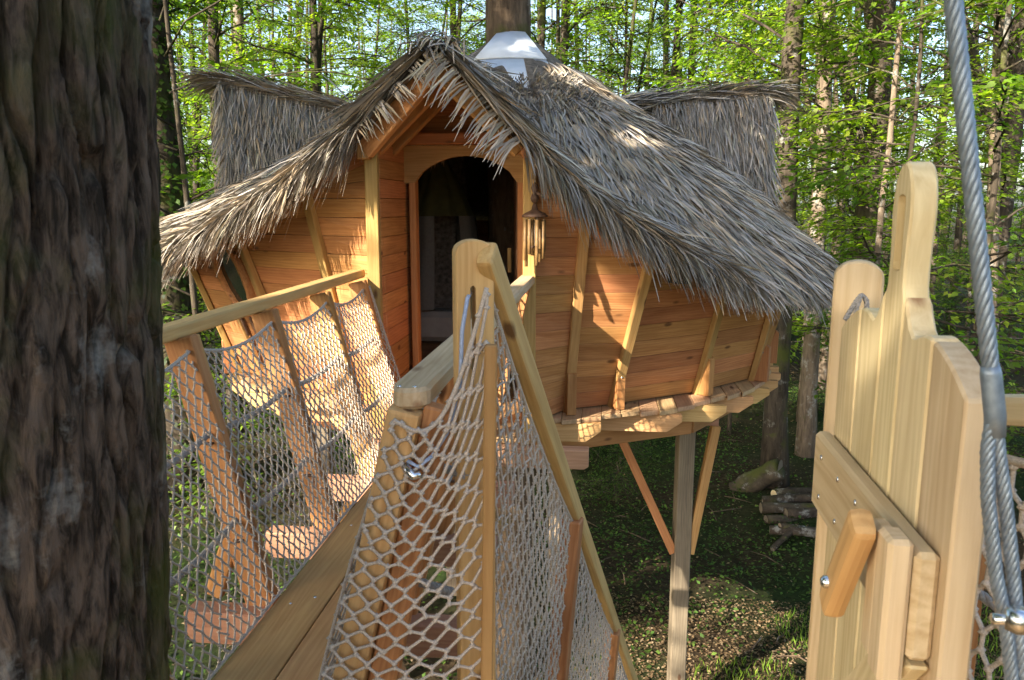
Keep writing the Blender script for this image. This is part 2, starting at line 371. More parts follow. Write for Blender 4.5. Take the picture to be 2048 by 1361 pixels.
def roof(phi, s):
    """cone round the trunk joined softly to the front gable; s = 0 at the trunk .. 1 at the edge"""
    phi = np.asarray(phi, float); re, ze = eave(phi); r = R0+(re-R0)*s
    z = Z0+(ze-Z0)*s+np.interp(phi, [-180, 10, 35, 90, 180], [-.08, -.08, .07, .10, -.05])*np.where(phi > 10, np.sin(np.pi*np.clip((s-.3)/.7, 0, 1)), np.sin(np.pi*np.clip(s, 0, 1))); p = np.radians(phi)
    x = CX+r*np.sin(p); y = CY-r*np.cos(p)
    b = (x-CX+.07)*math.cos(AX)-(y-CY)*math.sin(AX); a = -(x-CX+.07)*math.sin(AX)-(y-CY)*math.cos(AX); t = b-GBC
    g = np.where(t > 0, np.interp(np.abs(t), GTAB_R[:, 0], GTAB_R[:, 1]), np.interp(np.abs(t), GTAB_L[:, 0], GTAB_L[:, 1]))+EYE
    g = g-np.clip(1.6-a, 0, 9)*1.4
    k = .06; h = np.clip(.5+.5*(g-z)/k, 0, 1)
    return np.stack([x, y, z*(1-h)+g*h+k*h*(1-h)], -1)
house = thing('tree_house', 'round orange larch tree house on stilts with shaggy grey palm thatch roof', 'tree house', (CX, CY, 0))
# --- thatch
def ribbons(p, d, n, L, wd, droop, lift, col, K=4):
    """curved tapering leaf strips: root p, direction d, surface normal n"""
    m = len(p); t = np.linspace(0, 1, K)
    n = n/np.linalg.norm(n, axis=1)[:, None]; d = d/np.linalg.norm(d, axis=1)[:, None]
    side = np.cross(d, n); side /= np.linalg.norm(side, axis=1)[:, None]+1e-9
    a = RNG.uniform(-.7, .7, m)[:, None]; side = side*np.cos(a)+n*np.sin(a)
    bend = RNG.normal(0, .10, m)[:, None]*side
    c = p[:, None]+d[:, None]*(L[:, None]*t)[..., None]+n[:, None]*(lift[:, None]*np.sin(t*2.2))[..., None]+bend[:, None]*(L[:, None]*t**2)[..., None]
    c[..., 2] -= droop[:, None]*t**2
    wt = wd[:, None]*np.array([.75, 1., .85, .25])[:K]*.5
    V = np.stack([c-side[:, None]*wt[..., None], c+side[:, None]*wt[..., None]], 2).reshape(-1, 3)
    k = np.arange(K-1)*2; q = np.stack([k, k+1, k+3, k+2], 1)
    F = (np.arange(m)[:, None, None]*2*K+q[None]).reshape(-1, 4)
    return V, F, np.repeat(col, 2*K, axis=0)
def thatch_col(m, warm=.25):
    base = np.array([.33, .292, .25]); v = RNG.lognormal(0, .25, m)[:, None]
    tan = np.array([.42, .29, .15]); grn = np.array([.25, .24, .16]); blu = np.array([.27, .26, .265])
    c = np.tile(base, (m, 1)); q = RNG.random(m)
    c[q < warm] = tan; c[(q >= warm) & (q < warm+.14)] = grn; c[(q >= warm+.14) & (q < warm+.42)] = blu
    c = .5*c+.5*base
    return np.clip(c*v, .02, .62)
tb = Bag()
def add_rib(*a): V, F, C = ribbons(*a); tb.add(V, F, None, C)
def surf(phi, s):
    e = .35; p = roof(phi, s); dp = roof(phi+e, s)-roof(phi-e, s); ds = roof(phi, s+.01)-roof(phi, s-.01)
    n = np.cross(ds, dp); n /= np.linalg.norm(n, axis=1)[:, None]+1e-9; n[n[:, 2] < 0] *= -1
    g = np.zeros_like(n); g[:, 2] = -1; g = g-n*(n*g).sum(1)[:, None]; g /= np.linalg.norm(g, axis=1)[:, None]+1e-9
    return p, n, g
m = 56000
phi = RNG.uniform(-115, 115, m); s = np.sqrt(RNG.uniform(.02, .97, m)); s = np.round(s*13+RNG.normal(0, .16, m))/13
s = np.clip(s, .05, .985)
r_here = R0+(eave(phi)[0]-R0)*s
ok = ~((r_here < .95) & (phi > np.where(r_here < .58, -34, -14)) & (phi < 20+14*RNG.random(m))); phi, s = phi[ok], s[ok]; m = len(phi)
p, n, g = surf(phi, s)
g = g+RNG.normal(0, .125, (m, 3))*[1, 1, .5]
near = (np.abs(phi+8.1) < 10) & (s > .8)
add_rib(p+n*RNG.uniform(.0, .05, m)[:, None], g, n, RNG.uniform(.2, .44, m)*np.where(near, .55, 1), RNG.uniform(.009, .021, m), RNG.uniform(0, .03, m), RNG.uniform(-.005, .036, m), thatch_col(m, .30))
# short dark stubble under the white cap
m = 1600; phi = RNG.uniform(-40, 34, m); s = RNG.uniform(.22, .42, m); p, n, g = surf(phi, s)
r_here = R0+(eave(phi)[0]-R0)*s; ok = r_here > .93; p, n, g = p[ok], n[ok], g[ok]; m = len(p)
add_rib(p+n*.05, n+g*.5+RNG.normal(0, .4, (m, 3)), RNG.normal(0, 1, (m, 3)), RNG.uniform(.04, .09, m), RNG.uniform(.010, .018, m), np.zeros(m), np.zeros(m), thatch_col(m, .1)*.9)
# fringe round the edge
for layer, (m, l0, l1, s0) in enumerate([(6200, .28, .44, .93), (5600, .22, .36, .965), (2600, .16, .26, .98)]):
    u = RNG.uniform(-115, 100, m)
    keep = (np.abs(u+8.1) > 8.9); u = u[keep]; m = len(u)
    p, n, g = surf(u, np.full(m, s0)+RNG.normal(0, .012, m))
    pr = np.radians(u); out = np.stack([np.sin(pr), -np.cos(pr), np.zeros(m)], 1)
    d = g*.75+out*.55+RNG.normal(0, .13, (m, 3))
    d[:, 2] -= .25
    clump = .75+.35*np.sin(u*5.1+layer)*np.sin(u*2.3)
    add_rib(p+n*RNG.uniform(-.02, .04, m)[:, None], d, n, RNG.uniform(l0, l1, m)*clump, RNG.uniform(.008, .018, m), RNG.uniform(.10, .24, m), RNG.uniform(0, .04, m), thatch_col(m, .16)*1.05)
# hanging leaflets along the front gable barge, in bunches
for sd in (-1, 1):
    for u in np.arange(.9, 9.8, .92 if sd > 0 else 1.05):
        u = -8.1+sd*(u+RNG.normal(0, .15)); mm = int(RNG.integers(5, 9)); uu = u+RNG.normal(0, .22, mm)
        p, n, g = surf(uu, np.full(mm, .992)); out = np.array([-math.sin(AX), -math.cos(AX), 0]); k_ = 1.0 if sd > 0 else .62
        d = np.tile(out*.30+np.array([-sd*.62, 0, -.42]), (mm, 1))+RNG.normal(0, .13, (mm, 3))
        add_rib(p, d, np.tile(out, (mm, 1)), RNG.uniform(.14, .26, mm)*k_, RNG.uniform(.009, .016, mm), RNG.uniform(.05, .12, mm)*k_, RNG.uniform(0, .03, mm), thatch_col(mm, .12)*1.15)
# the rib stems lying along the barge and a tuft on its peak
for sd in (-1, 1):
    m = 300; u = -8.1+sd*RNG.uniform(.25, 10.4, m); p, n, g = surf(u, np.full(m, .985)+RNG.normal(0, .006, m))
    e = roof(u+sd*.6, np.full(m, .985))-roof(u, np.full(m, .985))
    add_rib(p+n*RNG.uniform(.0, .06, m)[:, None], e/np.linalg.norm(e, axis=1)[:, None]+RNG.normal(0, .1, (m, 3)), n, RNG.uniform(.3, .55, m), RNG.uniform(.012, .024, m), np.zeros(m), RNG.uniform(0, .03, m), thatch_col(m, .2))
m = 170; p = np.array(Q(3.2, GBC, EYE+.95))+RNG.normal(0, .05, (m, 3))*[1.4, 1, .5]
d = RNG.normal(0, 1, (m, 3)); d[:, 2] = -np.abs(d[:, 2])*.15+.1
add_rib(p, d, np.tile([0, 0, 1.], (m, 1)), RNG.uniform(.08, .17, m), RNG.uniform(.011, .022, m), RNG.uniform(.03, .12, m), np.zeros(m), thatch_col(m, .1))
# --- side dormers
DORM = [(-98, 3.05, EYE+1.27), (108, 2.95, EYE+1.22)]
def rtilt(a, ph): return -(.50 if ph < 0 else .22)*(1-a)/.65
dorm_sheets = Bag()
for (ph, rr, zr) in DORM:
    ax = np.array([math.sin(R(ph)), -math.cos(R(ph)), 0]); sd0 = np.array([-ax[1], ax[0], 0]); C0 = np.array([CX, CY, 0])
    H, W2 = 1.75, .74
    for sg in (-1, 1):
        fall = np.array([0, 0, -1.])*H+sd0*sg*W2; fl = np.linalg.norm(fall)
        nn = np.cross(ax, fall); nn /= np.linalg.norm(nn); nn = nn if nn[2] > 0 else -nn
        a0 = C0+ax*.5+[0, 0, zr-.06+rtilt(.5/rr, ph)]; a1 = C0+ax*rr+[0, 0, zr-.05]
        dorm_sheets.add(np.array([a0, a1, a1+fall-ax*(.17*rr if nn[1] < 0 else 0), a0+fall]), [[0, 1, 2, 3]])
        m = 8600; a = RNG.uniform(.45, 1.0, m)**.8; row = np.floor(RNG.uniform(0, 7, m))/7
        t = row*.95+RNG.normal(0, .045, m); t = np.clip(t, 0, .97)
        rake = .17 if nn[1] < 0 else 0.0
        p = C0+ax*(rr*a*(1-rake*t))[:, None]+np.array([0, 0, zr])+fall*t[:, None]+nn*RNG.uniform(0, .05, m)[:, None]; p[:, 2] += rtilt(a, ph)
        d = np.tile(fall/fl, (m, 1))+RNG.normal(0, .15, (m, 3))-ax*.2
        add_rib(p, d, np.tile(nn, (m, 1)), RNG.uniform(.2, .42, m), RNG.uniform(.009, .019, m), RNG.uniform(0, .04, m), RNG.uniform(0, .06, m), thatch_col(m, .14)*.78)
        # outer edge hanging strands
        m = 260; t = RNG.uniform(0, .9, m); p = C0+ax*(rr*(1-rake*t))[:, None]+np.array([0, 0, zr])+fall*t[:, None]
        d = np.tile(fall/fl*1.0+ax*(.25-rake), (m, 1))+RNG.normal(0, .14, (m, 3))
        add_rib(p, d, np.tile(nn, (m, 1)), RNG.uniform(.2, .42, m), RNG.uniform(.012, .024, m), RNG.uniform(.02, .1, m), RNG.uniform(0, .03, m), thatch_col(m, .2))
    # ridge bundle, curling over at the tip
    m = 1100; a = RNG.uniform(.35, 1.0, m); p = C0+ax*(rr*a)[:, None]+np.array([0, 0, zr])+RNG.normal(0, .035, (m, 3))
    p[:, 2] += rtilt(a, ph)
    d = np.tile(ax+[0, 0, (.50 if ph < 0 else .22)/.65/rr], (m, 1))+RNG.normal(0, .13, (m, 3))
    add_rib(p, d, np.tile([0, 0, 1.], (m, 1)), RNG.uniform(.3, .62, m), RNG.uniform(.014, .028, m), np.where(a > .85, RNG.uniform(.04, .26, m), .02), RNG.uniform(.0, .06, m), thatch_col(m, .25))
# main sheet under the thatch
ph = np.linspace(-180, 180, 241); ss = np.linspace(0, 1, 15); A, B = np.meshgrid(ph, ss, indexing='ij')
V = roof(A.ravel(), B.ravel()); ns = len(ss); i = (np.arange(240)[:, None]*ns+np.arange(ns-1)[None]).ravel()
M_UNDER = plain('thatch_backing', (.12, .10, .08), .95, nscale=25, amt=.5, bst=.6)
V2 = V.copy(); V2[:, 2] -= .05
rf = mesh_np('roof', np.vstack([V, V2]), np.vstack([np.stack([i, i+1, i+ns+1, i+ns], 1), np.stack([i, i+ns, i+ns+1, i+1], 1)+len(V)]), M_UNDER, house, smooth=True)
th = tb.build('thatch', M_THATCH, rf, smooth=False); tag(th, 'shaggy layers of grey palm leaf thatch', kind='stuff')
dorm_sheets.build('dormer_backing', M_UNDER, rf, smooth=False)
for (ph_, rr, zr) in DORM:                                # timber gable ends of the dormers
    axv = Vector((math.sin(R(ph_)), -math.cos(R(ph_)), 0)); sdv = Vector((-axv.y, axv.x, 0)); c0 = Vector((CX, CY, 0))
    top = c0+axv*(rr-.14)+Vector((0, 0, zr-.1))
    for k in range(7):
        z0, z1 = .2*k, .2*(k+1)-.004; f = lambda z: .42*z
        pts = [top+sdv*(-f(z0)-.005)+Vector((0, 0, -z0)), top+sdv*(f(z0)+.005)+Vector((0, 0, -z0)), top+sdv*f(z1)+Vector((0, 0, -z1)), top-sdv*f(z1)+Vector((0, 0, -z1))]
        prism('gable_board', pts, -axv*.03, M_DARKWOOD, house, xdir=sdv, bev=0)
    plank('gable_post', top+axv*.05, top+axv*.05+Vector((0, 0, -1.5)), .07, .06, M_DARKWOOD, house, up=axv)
# white metal sheets round the trunk
for k, (ra, rb, za, zb) in enumerate([(.235, .58, EYE+1.575, EYE+1.28), (.58, .96, EYE+1.275, EYE+.955)]):
    for j, (f0, f1) in enumerate([(-36, 32)]):
        fa = np.linspace(f0, f1, 7); V = []
        for f in fa:
            V += [PH(f, ra, za+.045), PH(f, rb+.015, zb+.045), PH(f, ra, za+.03), PH(f, rb+.015, zb+.03)]
        F = []
        for q in range(6):
            b_ = q*4; F += [[b_, b_+4, b_+5, b_+1], [b_+2, b_+3, b_+7, b_+6], [b_+1, b_+5, b_+7, b_+3], [b_, b_+2, b_+6, b_+4]]
        mesh_np('cap_sheet', [tuple(v) for v in V], np.array(F), M_CAP, rf, smooth=False)

# --- walls: corners (azimuth, foot radius, outward lean)
def wl_q(a0, b0, k): return lambda z: Q(a0+k*(z-FZ), b0, z)
def wl_p(f, r0, k, df=0.0): return lambda z: PH(f+df*(z-FZ), r0+k*(z-FZ), z)
CORN = [('post', wl_q(2.74, -.50, .06)), ('bat', wl_p(-29, 2.42, .30)), ('bat', wl_p(-46, 2.42, .36)), ('bat', wl_p(-67, 2.66, .36)), ('', wl_p(-92, 2.55, .33)),
        ('', wl_p(-118, 2.4, .33)), ('', wl_p(-148, 2.4, .33)), ('', wl_p(180, 2.4, .33)), ('', wl_p(148, 2.4, .33)), ('', wl_p(120, 2.4, .33)), ('', wl_p(97, 2.42, .3)), ('bat', wl_p(76, 2.46, .26)),
        ('bat', wl_p(56.7, 2.47, .27, -4)), ('bat', wl_p(38.7, 2.36, .33, -2)), ('bat', wl_p(18.6, 2.36, .46)), ('bat', wl_p(9.6, 2.42, .31)), ('post', wl_q(2.74, .50, .06))]
def roof_z(pt):
    dx, dy = pt.x-CX, CY-pt.y; f = math.degrees(math.atan2(dx, dy)); r = math.hypot(dx, dy); re, ze = eave(f)
    s_ = (r-R0)/(re-R0); return float(roof(np.array([f]), np.array([s_]))[0, 2])
def top_of(line):
    z = FZ+.5
    while z < 6.2 and line(z).z < roof_z(line(z))-.075: z += .02
    return z
TOPS = [top_of(c[1]) for c in CORN]
BH = .128
for i in range(len(CORN)-1):
    la, lb, ta, tb_ = CORN[i][1], CORN[i+1][1], TOPS[i], TOPS[i+1]
    k = 0
    while True:
        z0 = FZ+.01+k*BH; z1 = z0+BH-.003; k += 1
        if z0 > max(ta, tb_)-.02: break
        q = [la(min(z0, ta)), lb(min(z0, tb_)), lb(min(z1, tb_)), la(min(z1, ta))]
        if (q[3]-q[0]).length < .004: q = q[:3]
        elif (q[2]-q[1]).length < .004: q = [q[0], q[1], q[3]]
        nrm = (q[1]-q[0]).cross(q[-1]-q[0]).normalized(); c = sum(q, Vector())/len(q)
        if nrm.dot(c-Vector((CX, CY, c.z))) > 0: nrm = -nrm
        jit = random.uniform(0, .003)
        prism('wall_board', [p_+nrm*jit for p_ in q], nrm*.024, M_WALL, house, xdir=q[1]-q[0], bev=.0022 if len(q) == 4 else 0)
for i, (kind, ln) in enumerate(CORN):
    p0, p1 = ln(FZ+.005), ln(TOPS[i]-.02); out = Vector((p0.x-CX, p0.y-CY, 0)).normalized()
    if kind == 'bat':
        up = (p1-p0).cross(out.cross(Vector((0, 0, 1)))).normalized()
        if up.dot(out) < 0: up = -up
        plank('batten', p0+up*.022, p1+up*.022, .072, .05, M_TRIM, house, up=up, bev=.006)
        # upright gusset block at the foot of the batten
        sdv = out.cross(Vector((0, 0, 1))).normalized()*.034; k = .35
        t_ = p0+out*.03
        prism('gusset', [t_-sdv, t_+out*.13-sdv+Vector((0, 0, .0)), t_+out*.135-sdv+Vector((0, 0, .30)), t_+out*.105-sdv+Vector((0, 0, .32))], sdv*2, M_POST, house, xdir=(0, 0, 1), bev=.004)
        for zz in (.12, .27):
            lathe('bolt', [(.0, .0), (.009, 0), (.009, .006), (.004, .009)], ln(FZ+zz)+up*.047, M_BOLT, house, n=8)
# --- entrance porch
PB = [(-.535, 'l'), (.50, 'r')]
DZT = EYE+.445                                          # underside of lintel board top
for b0, sd in PB:
    plank('porch_post', Q(2.86, b0, FZ-.15), Q(2.86, b0, EYE+.36), .085, .085, M_TRIM, house, up=(0, -1, 0), bev=.006)
def boards_between(fa, fb, zlo, zhi, inward, name='wall_board', mat=None, bh=BH):
    z0 = zlo
    while z0 < zhi-.01:
        z1 = min(z0+bh-.003, zhi)
        prism(name, [fa(z0), fb(z0), fb(z1), fa(z1)], inward, mat or M_WALL, house, xdir=fb(z0)-fa(z0), bev=.002); z0 += bh
ev = Q(0, 1, 0)-Q(0, 0, 0); av = Q(1, 0, 0)-Q(0, 0, 0)
boards_between(lambda z: Q(2.84, -.49, z), lambda z: Q(2.0, -.49, z), FZ+.01, EYE+.4, -ev*.024)      # left reveal
boards_between(lambda z: Q(2.84, .46, z), lambda z: Q(2.0, .46, z), FZ+.01, EYE+.4, ev*.024)         # right reveal
DA = 2.12
DL, DR = -.405, .34                                     # door opening
plank('door_jamb', Q(DA, DL-.03, FZ), Q(DA, DL-.03, EYE+.40), .05, .10, M_POST, house, up=av, bev=.005)
plank('door_jamb', Q(DA, DR+.055, FZ), Q(DA, DR+.055, EYE+.40), .09, .10, M_POST, house, up=av, bev=.005)
# lintel board with an arched soffit
n_ = 14; arch = []
for k in range(n_+1):
    t = k/n_; b_ = DL-.005+(DR-DL+.01)*t; arch.append(Q(DA+.055, b_, EYE+.165+.19*math.sin(math.pi*t)**.62))
prism('arched_lintel', [Q(DA+.055, DL-.10, EYE+.155)]+arch+[Q(DA+.055, DR+.10, EYE+.155), Q(DA+.055, DR+.10, EYE+.43), Q(DA+.055, DL-.10, EYE+.43)], -av*.05, M_TRIM, house, xdir=ev, bev=0)
plank('tie_beam', Q(DA+.07, -.58, EYE+.475), Q(DA+.07, .47, EYE+.475), .075, .08, M_POST, house, bev=.005)
zt = EYE+.515
while zt < EYE+.86:                                    # gable infill boards over the door
    hw = max(.02, (EYE+.9-zt)*1.02)
    hw2 = max(.01, (EYE+.9-zt-BH)*1.02)
    if hw < .04: break
    prism('gable_board', [Q(DA+.03, -.06-min(hw, .53), zt), Q(DA+.03, -.06+min(hw, .53), zt), Q(DA+.03, -.06+min(hw2, .53), zt+BH-.003), Q(DA+.03, -.06-min(hw2, .53), zt+BH-.003)], -av*.024, M_WALL, house, xdir=ev, bev=0)
    zt += BH
# barge rafters, two pairs, and the ridge pole
apx = GBC
for a_, dz in ((3.17, 0), (2.84, .045), (2.5, .09)):
    for sd, foot in ((-1, -.545), (1, .45)):
        plank('rafter', Q(a_, apx+sd*.01, EYE+.80+dz*.3), Q(a_-(.22 if dz == 0 else .05), foot, EYE+.345+dz*.3), .05, .125, M_POST, house, up=(0, 0, 1), bev=.005)
plank('ridge_pole', Q(3.19, apx, EYE+.80), Q(1.2, apx, EYE+.80), .07, .12, M_POST, house, bev=.005)
for sd, bb in ((-1, -.56), (1, .50)):
    plank('wall_plate', Q(2.97, bb, EYE+.34), Q(2.1, bb, EYE+.34), .08, .10, M_POST, house, bev=.005)
    # sarking boards under the porch roof
    for k in range(5):
        u0, u1 = k/5, (k+1)/5-.01; fb_, zb_ = (lambda u: apx+sd*.02+(bb*1.0-apx)*u), (lambda u: EYE+.865-.50*u)
        prism('sarking_board', [Q(3.2-.24*u0, fb_(u0), zb_(u0)), Q(3.2-.24*u1, fb_(u1), zb_(u1)), Q(2.2, fb_(u1), zb_(u1)), Q(2.2, fb_(u0), zb_(u0))], (0, 0, .018), M_WALL, house, xdir=av, bev=0)
# door leaf, swung inwards on the right
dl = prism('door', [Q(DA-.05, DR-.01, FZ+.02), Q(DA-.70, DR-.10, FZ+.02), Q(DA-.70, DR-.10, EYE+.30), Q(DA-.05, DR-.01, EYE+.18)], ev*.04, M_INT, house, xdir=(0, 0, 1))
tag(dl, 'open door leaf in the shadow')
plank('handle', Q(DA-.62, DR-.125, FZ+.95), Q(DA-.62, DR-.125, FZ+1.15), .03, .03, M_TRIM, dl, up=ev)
# --- floor boards, joists, beams, stilts
RF = 2.64
b0 = -2.7; k = 0
while b0 < 2.72:
    b1 = b0+.138; bm_ = (b0+b1)/2; wav = .045*math.sin(bm_*9+.6)
    if abs(bm_) < RF-.03:
        def edge(b): return math.sqrt(max(RF*RF-b*b, .01))
        af, ab = edge(bm_)+wav, -edge(bm_)
        if -.72 < bm_ < .62: af = 3.06
        tilt = 0 if (-.72 < bm_ < .62) else .5*(edge(b1)-edge(b0))
        prism('floor_board', [Q(ab, b0, FZ), Q(ab, b1, FZ), Q(af+tilt, b1, FZ), Q(af-tilt, b0, FZ)], (0, 0, -.034), M_FLOOR, house, xdir=av, bev=.003)
    b0 += .142
for a_ in np.arange(-2.25, 2.75, .315):                    # joists with bevelled ends
    half = math.sqrt(max(RF*RF-a_*a_, .04))+.07
    if half < .5: continue
    zt_ = FZ-.037; h_ = .135
    prism('joist', [Q(a_, -half, zt_), Q(a_, half, zt_), Q(a_, half, zt_-.055), Q(a_, half-.11, zt_-h_), Q(a_, -half+.11, zt_-h_), Q(a_, -half, zt_-.055)], av*.065, M_RAIL, house, xdir=ev, bev=.003)
RB = [(f, 2.34) for f in range(-172, 190, 30)]                # ring of beams under the joists
for (f0, r0), (f1, r1) in zip(RB, RB[1:]+RB[:1]):
    plank('ring_beam', PH(f0, r0, FZ-.172-.08), PH(f1, r1, FZ-.172-.08), .09, .155, M_POST, house, bev=.006)
for a_ in (-1.6, .82):                                   # cross beams on the stilts
    plank('cross_beam', Q(a_, -2.0, FZ-.335-.08), Q(a_, 2.07, FZ-.335-.08), .11, .155, M_PINK, house, bev=.006)
for (a_, b_) in ((.82, 1.78), (.82, -1.7), (-1.6, .45), (-1.6, -.9)):
    plank('stilt', Q(a_, b_, -.1), Q(a_, b_, FZ-.493), .15, .17, M_GREY, house, up=(0, 1, 0), bev=.008)
    for db in (-.66, .27):
        db *= 1 if b_ > 0 else -1
        plank('brace', Q(a_+.02, b_+np.sign(db)*.075, FZ-1.75), Q(a_+.0, b_+db, FZ-.50), .08, .085, M_POST if db*b_ < 0 else M_TRIM, house, up=(0, 1, 0), bev=.005)
# --- window on the left facet
la, lb = CORN[2][1], CORN[3][1]
def WF(u, z, off=0.0):
    p_ = la(z).lerp(lb(z), u); o = Vector((p_.x-CX, p_.y-CY, 0)).normalized(); return p_+o*off
win = []
for k in range(16):
    t = 2*math.pi*k/16; win.append((.34+.17*math.cos(t), FZ+.93+.30*math.sin(t)))
fr = [];  fr2 = []
for k in range(16):
    t = 2*math.pi*k/16; fr.append((.34+.215*math.cos(t), FZ+.93+.345*math.sin(t)))
V = [WF(u, z, .05) for u, z in fr]+[WF(u, z, .05) for u, z in win]+[WF(u, z, .0) for u, z in win]+[WF(u, z, 0) for u, z in fr]
F = [];
for k in range(16):
    j = (k+1) % 16
    F += [[k, j, 16+j, 16+k], [16+k, 16+j, 32+j, 32+k], [48+k, 48+j, j, k]]
wf = mesh_np('window', [tuple(v) for v in V], np.array(F), M_POST, house)
mesh_np('pane', [tuple(WF(u, z, .012)) for u, z in win], np.array([list(range(16))]), M_GLASS, wf)
for u in (.26, .42):
    plank('hinge', WF(u, FZ+.42, .06), WF(u, FZ+.60, .06), .035, .02, M_COCO, wf, up=WF(u, 4, 1)-WF(u, 4, 0))
for u0 in (.17, .51):
    plank('shutter_batten', WF(u0, FZ+.1, .04), WF(u0, FZ+.62, .04), .06, .03, M_TRIM, wf, up=WF(u0, 4, 1)-WF(u0, 4, 0))

# ------------------------------------------------------------------ things on and in the house
bed = thing('bed', 'low bed with a pale cover inside the dark doorway', 'bed', (CX-.35, CY+.2, FZ))
prism('mattress', [Q(.95, -1.15, FZ+.25), Q(.95, -.02, FZ+.25), Q(-.75, -.02, FZ+.25), Q(-.75, -1.15, FZ+.25)], (0, 0, .28), M_CLOTH, bed, bev=.05)
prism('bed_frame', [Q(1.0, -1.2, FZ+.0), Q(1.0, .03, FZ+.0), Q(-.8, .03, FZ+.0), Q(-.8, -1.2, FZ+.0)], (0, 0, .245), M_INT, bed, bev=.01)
canopy = thing('mosquito_net', 'gauzy mosquito net gathered to an olive top over the bed', 'mosquito net', tuple(Q(.2, -.55, FZ+.5)))
n_ = 40; prof = [(.03, 1.55), (.16, 1.28), (.30, .98), (.33, .9)]
def gather(prof, n_, base, open_=False):
    V = []; F = []
    for j, (r_, z_) in enumerate(prof):
        for k in range(n_):
            a_ = 2*math.pi*k/n_; rr = r_*(1+.09*math.sin(k*math.pi*.5+j*.3))
            V.append(tuple(base+Vector((rr*math.cos(a_), rr*math.sin(a_), z_))))
    for j in range(len(prof)-1):
        for k in range(n_):
            if open_ and (k-n_*.75) % n_ < 5: continue
            F.append([j*n_+k, j*n_+(k+1) % n_, (j+1)*n_+(k+1) % n_, (j+1)*n_+k])
    return V, np.array(F)
base = Q(.45, -.60, FZ+.5)
V, F = gather(prof, n_, base); mesh_np('canopy_top', V, F, M_GREENC, canopy, smooth=True)
V, F = gather([(.34, .9), (.37, .6), (.44, .3), (.52, .05)], n_, base, True); mesh_np('drape', V, F, M_TULLE, canopy, smooth=True)
# wind chime
ch = Q(3.0, .545, 0)
wc = thing('wind_chime', 'bamboo wind chime with dark carved coconut top hanging beside the door', 'wind chime', (ch.x, ch.y, EYE-.35))
cz = EYE-.06
lathe('dome', [(.006, .075), (.016, .055), (.022, .03), (.06, .012), (.082, -.004), (.08, -.015), (.0, -.012)], (ch.x, ch.y, cz), M_COCO, wc, 18)
lathe('carved_figure', [(.004, 0), (.02, .012), (.027, .035), (.018, .058), (.012, .066), (.021, .085), (.024, .10), (.015, .122), (.003, .13)], (ch.x, ch.y, cz+.068), M_COCO, wc, 12)
bag = Bag().tube([(ch.x+.01, ch.y, cz+.135), (ch.x+.045, ch.y-.01, cz+.118), (ch.x+.06, ch.y-.012, cz+.10)], [.014, .009, .002], 7); bag.build('beak', M_COCO, wc)
Bag().tube([(ch.x, ch.y, cz+.19), (ch.x, ch.y, EYE+.40)], .003, 5).build('cord', M_ROPE, wc)
lathe('bead', [(.003, 0), (.013, .012), (.016, .03), (.012, .048), (.003, .058)], (ch.x-.004, ch.y, cz+.21), M_BAMBOO, wc, 10)
for k in range(8):
    a_ = 2*math.pi*k/8+.2; x_, y_ = ch.x+.062*math.cos(a_), ch.y+.062*math.sin(a_); L_ = .20+.11*((k*5) % 8)/8
    Bag().tube([(x_, y_, cz-.012), (x_, y_, cz-.05)], .0012, 4).build('string', M_ROPE, wc)
    Bag().tube([(x_, y_, cz-.03), (x_, y_, cz-.03-L_*.45), (x_, y_, cz-.03-L_*.47), (x_, y_, cz-.03-L_)], [.011, .0105, .012, .0105], 8).build('chime_tube', M_BAMBOO, wc)
Bag().tube([(ch.x, ch.y, cz-.012), (ch.x, ch.y, cz-.2)], .0012, 4).build('clapper_cord', M_ROPE, wc)
lathe('clapper', [(.004, 0), (.022, .004), (.022, .014), (.004, .018)], (ch.x, ch.y, cz-.21), M_COCO, wc, 12)
# wall lantern under the eave
lf, lk = CORN[14][1], CORN[13][1]; zc = EYE-.46; lp = lf(zc).lerp(lk(zc), .28); lo = Vector((lp.x-CX, lp.y-CY, 0)).normalized()
ln = thing('wall_lantern', 'small black lantern fixed to the wall under the thatch fringe', 'lantern', tuple(lp))
plank('back_plate', lp+lo*.045-Vector((0, 0, .07)), lp+lo*.085+Vector((0, 0, .11)), .09, .02, M_BLACK, ln, up=lo)
plank('lamp_body', lp+lo*.12-Vector((0, 0, .07)), lp+lo*.12+Vector((0, 0, .03)), .105, .10, M_BLACK, ln, up=lo, bev=.012)
plank('lamp_cap', lp+lo*.12+Vector((0, 0, .032)), lp+lo*.12+Vector((0, 0, .055)), .13, .125, M_BLACK, ln, up=lo, bev=.01)

